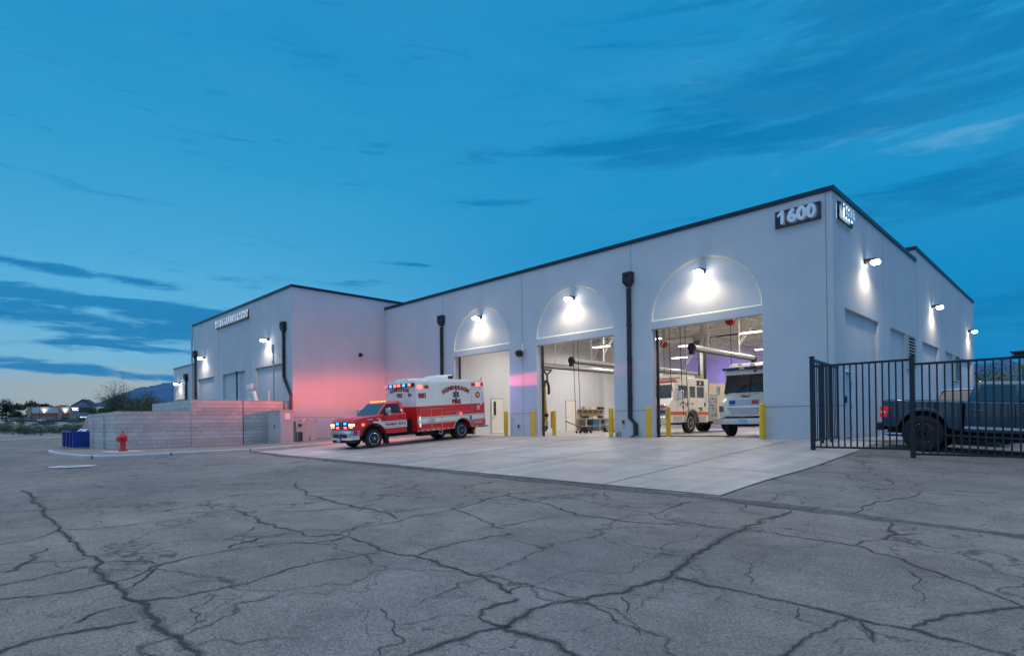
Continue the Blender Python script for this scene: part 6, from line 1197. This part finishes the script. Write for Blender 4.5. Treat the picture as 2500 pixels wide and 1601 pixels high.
b = MB(); b.prism([(6.1, -2.3, 8.7), (12, -2.3, 12.2), (17.9, -2.3, 8.7), (17.9, -2.3, 9.1), (12, -2.3, 12.7), (6.1, -2.3, 9.1)], (0, 6.5, 0)); b.build('gable_roof', M_dark, t)
b = MB(); b.box(9.6, -2.15, 5.6, 16.5, -2.01, 8.0); b.build('sign_board', M_coping, t)
text('TSC', 2.0, emat('store_sign', (1, .85, .8), 2.5), (8.2, -2.1, 7.1), (rad(90), 0, 0), t, 'sign_lettering', .05, .06)
b = MB(); b.box(7.2, -1.9, 0, 7.8, -1.3, 3.2); b.box(16.2, -1.9, 0, 16.8, -1.3, 3.2); b.build('entrance_post', M_white, t)
b = MB(); b.box(9.5, -.1, .1, 14.5, .05, 3.0); b.build('entrance_glass', emat('entrance_glow', (.8, .95, 1.), 1.2), t)
for k in range(6): b = MB(); b.box(-16.06, 3+k*4.2, 0, -16.01, 4.6+k*4.2, hh-.5); b.build('side_pilaster', M_white, t)
for x in (-8.5, 2, 20.5):
    b = MB(); b.box(x-.25, -.5, 5.6, x+.25, -.26, 5.8); b.build('wall_lamp', emat('store_lamp_lens', (1, .85, .65), 8), t); lamp('SPOT', 'store_lamp', (x, -.9, 5.8), 420, (1, .9, .75), .3, (0, .25, 1), t, 130, .6)
CK = {('sedan', 'b'): P_b}
protos = [make_car('parked_car', P_s, 'sedan'), make_car('parked_car', P_b, 'suv'), make_car('parked_car', P_w, 'pickup'), make_car('parked_car', P_bl, 'sedan'), make_car('parked_car', P_r, 'suv')]
cnt = [0]*5; usedc = [0]*5; rd = random.Random(9)
for i in range(20):
    px = [2, 12, 22, 29, 38, 44, 50, 56, 64, 70, 98, 106, 114, 122, 131, 140, 150, 190, 200, 206][i]; Z_ = 238+rd.uniform(-8, 8) if px < 80 else 268; k = rd.randrange(5)
    o = protos[k] if not usedc[k] else copy_tree(protos[k]); usedc[k] = 1; x, y = far(px, Z_); o.location = (x, y, desz(x, y)); o.rotation_euler = (0, 0, ang+rad(rd.choice((0, 90, 180, 75)))); o.scale = (1.05,)*3
    cnt[k] += 1; tag(o, '%s in the far car park, %s of its kind from the left' % (['silver sedan', 'black suv', 'white pickup', 'blue sedan', 'maroon suv'][k], ['first', 'second', 'third', 'fourth', 'fifth', 'sixth', 'seventh', 'eighth'][cnt[k]-1]), 'car', 'cars parked before the far store')
for k in range(5):
    if not usedc[k]:
        for c_ in list(protos[k].children): bpy.data.objects.remove(c_)
        bpy.data.objects.remove(protos[k])
for px, Z_, h_ in ((97, 262, 8), (181, 300, 7)):
    x, y = far(px, Z_); t = empty('light_pole', (x, y, desz(x, y)), 0, 'dark parking lot light pole %s the far store' % ('in front of' if px < 100 else 'beside the gable of'), 'light pole'); b = MB(); b.cyl((0, 0, 0), (0, 0, h_), .09, n=6); b.build('pole', M_dark, t); b = MB(); b.box(-.6, -.2, h_, .6, .2, h_+.15); b.build('lamp_head', M_dark, t)
# ------------------------------------------------------------------ mountains
def ridge(name, pts, Z_, dep, m, seed):
    rd = random.Random(seed); b = MB(); n = 90; rows = 16; P = []
    for i in range(n+1):
        px = pts[0][0]+(pts[-1][0]-pts[0][0])*i/n
        for (a, ya), (c, yc) in zip(pts[:-1], pts[1:]):
            if a <= px <= c: py = ya+(yc-ya)*(px-a)/(c-a)
        P.append((px, py))
    ph = [rd.uniform(0, 6.28) for _ in range(8)]
    for j in range(rows+1):
        v = j/rows
        for i, (px, py) in enumerate(P):
            hz = 1045.5-.0119*px; top = (hz-py)/1406.9*Z_; zz = Z_-dep*(1-v)
            gul = sum(math.sin(i*(.25+.22*k)+ph[k]+v*2)*.5/(k+1) for k in range(8))
            x, y = far(px, zz); h_ = top*(1-(1-v)**1.35)*(1+.18*gul*(1-v)*min(1, v*4))+rd.uniform(-1, 1)*top*.012
            b.v.append((x, y, CAM.z+h_-(8 if j == 0 else 0)))
    w = n+1; b.f = [(j*w+i, j*w+i+1, (j+1)*w+i+1, (j+1)*w+i) for j in range(rows) for i in range(n)]
    o = b.build(name, m, smooth=True); tag(o, kind='structure'); return o
M_mt = mat('mountain_dusk_blue', (.022, .095, .20), .95, noise=.35, nscale=.006)  # dusk blue of the far ridges is put into the rock colour
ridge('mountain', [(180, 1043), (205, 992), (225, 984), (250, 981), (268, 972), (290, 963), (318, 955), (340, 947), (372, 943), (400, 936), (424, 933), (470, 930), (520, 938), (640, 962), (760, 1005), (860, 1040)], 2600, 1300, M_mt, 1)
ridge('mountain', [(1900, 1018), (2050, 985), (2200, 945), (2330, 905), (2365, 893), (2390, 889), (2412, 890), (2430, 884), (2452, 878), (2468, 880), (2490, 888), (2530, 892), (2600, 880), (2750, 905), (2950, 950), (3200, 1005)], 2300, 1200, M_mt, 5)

# loose grit on the asphalt and along the apron edge
rd = random.Random(88); gb = MB()
for _ in range(420):
    if rd.random() < .6: x, y = rd.uniform(-9, 6), rd.uniform(-17.5, -11.4); q = rd.uniform(.004, .010)
    else: x = rd.uniform(-20, 3); y = -10.35-(x+20.5)*.033-rd.uniform(.02, .5); q = rd.uniform(.006, .016)
    z = gh(x, y); gb.add([(x-q, y, z), (x, y-q, z), (x+q*1.2, y, z), (x, y+q, z), (x+q*.2, y, z+q*1.1)], [(0, 1, 4), (1, 2, 4), (2, 3, 4), (3, 0, 4)])
tag(gb.build('grit', mat('grit_stone', (.30, .28, .26), .9, noise=.6, nscale=5)), kind='stuff')
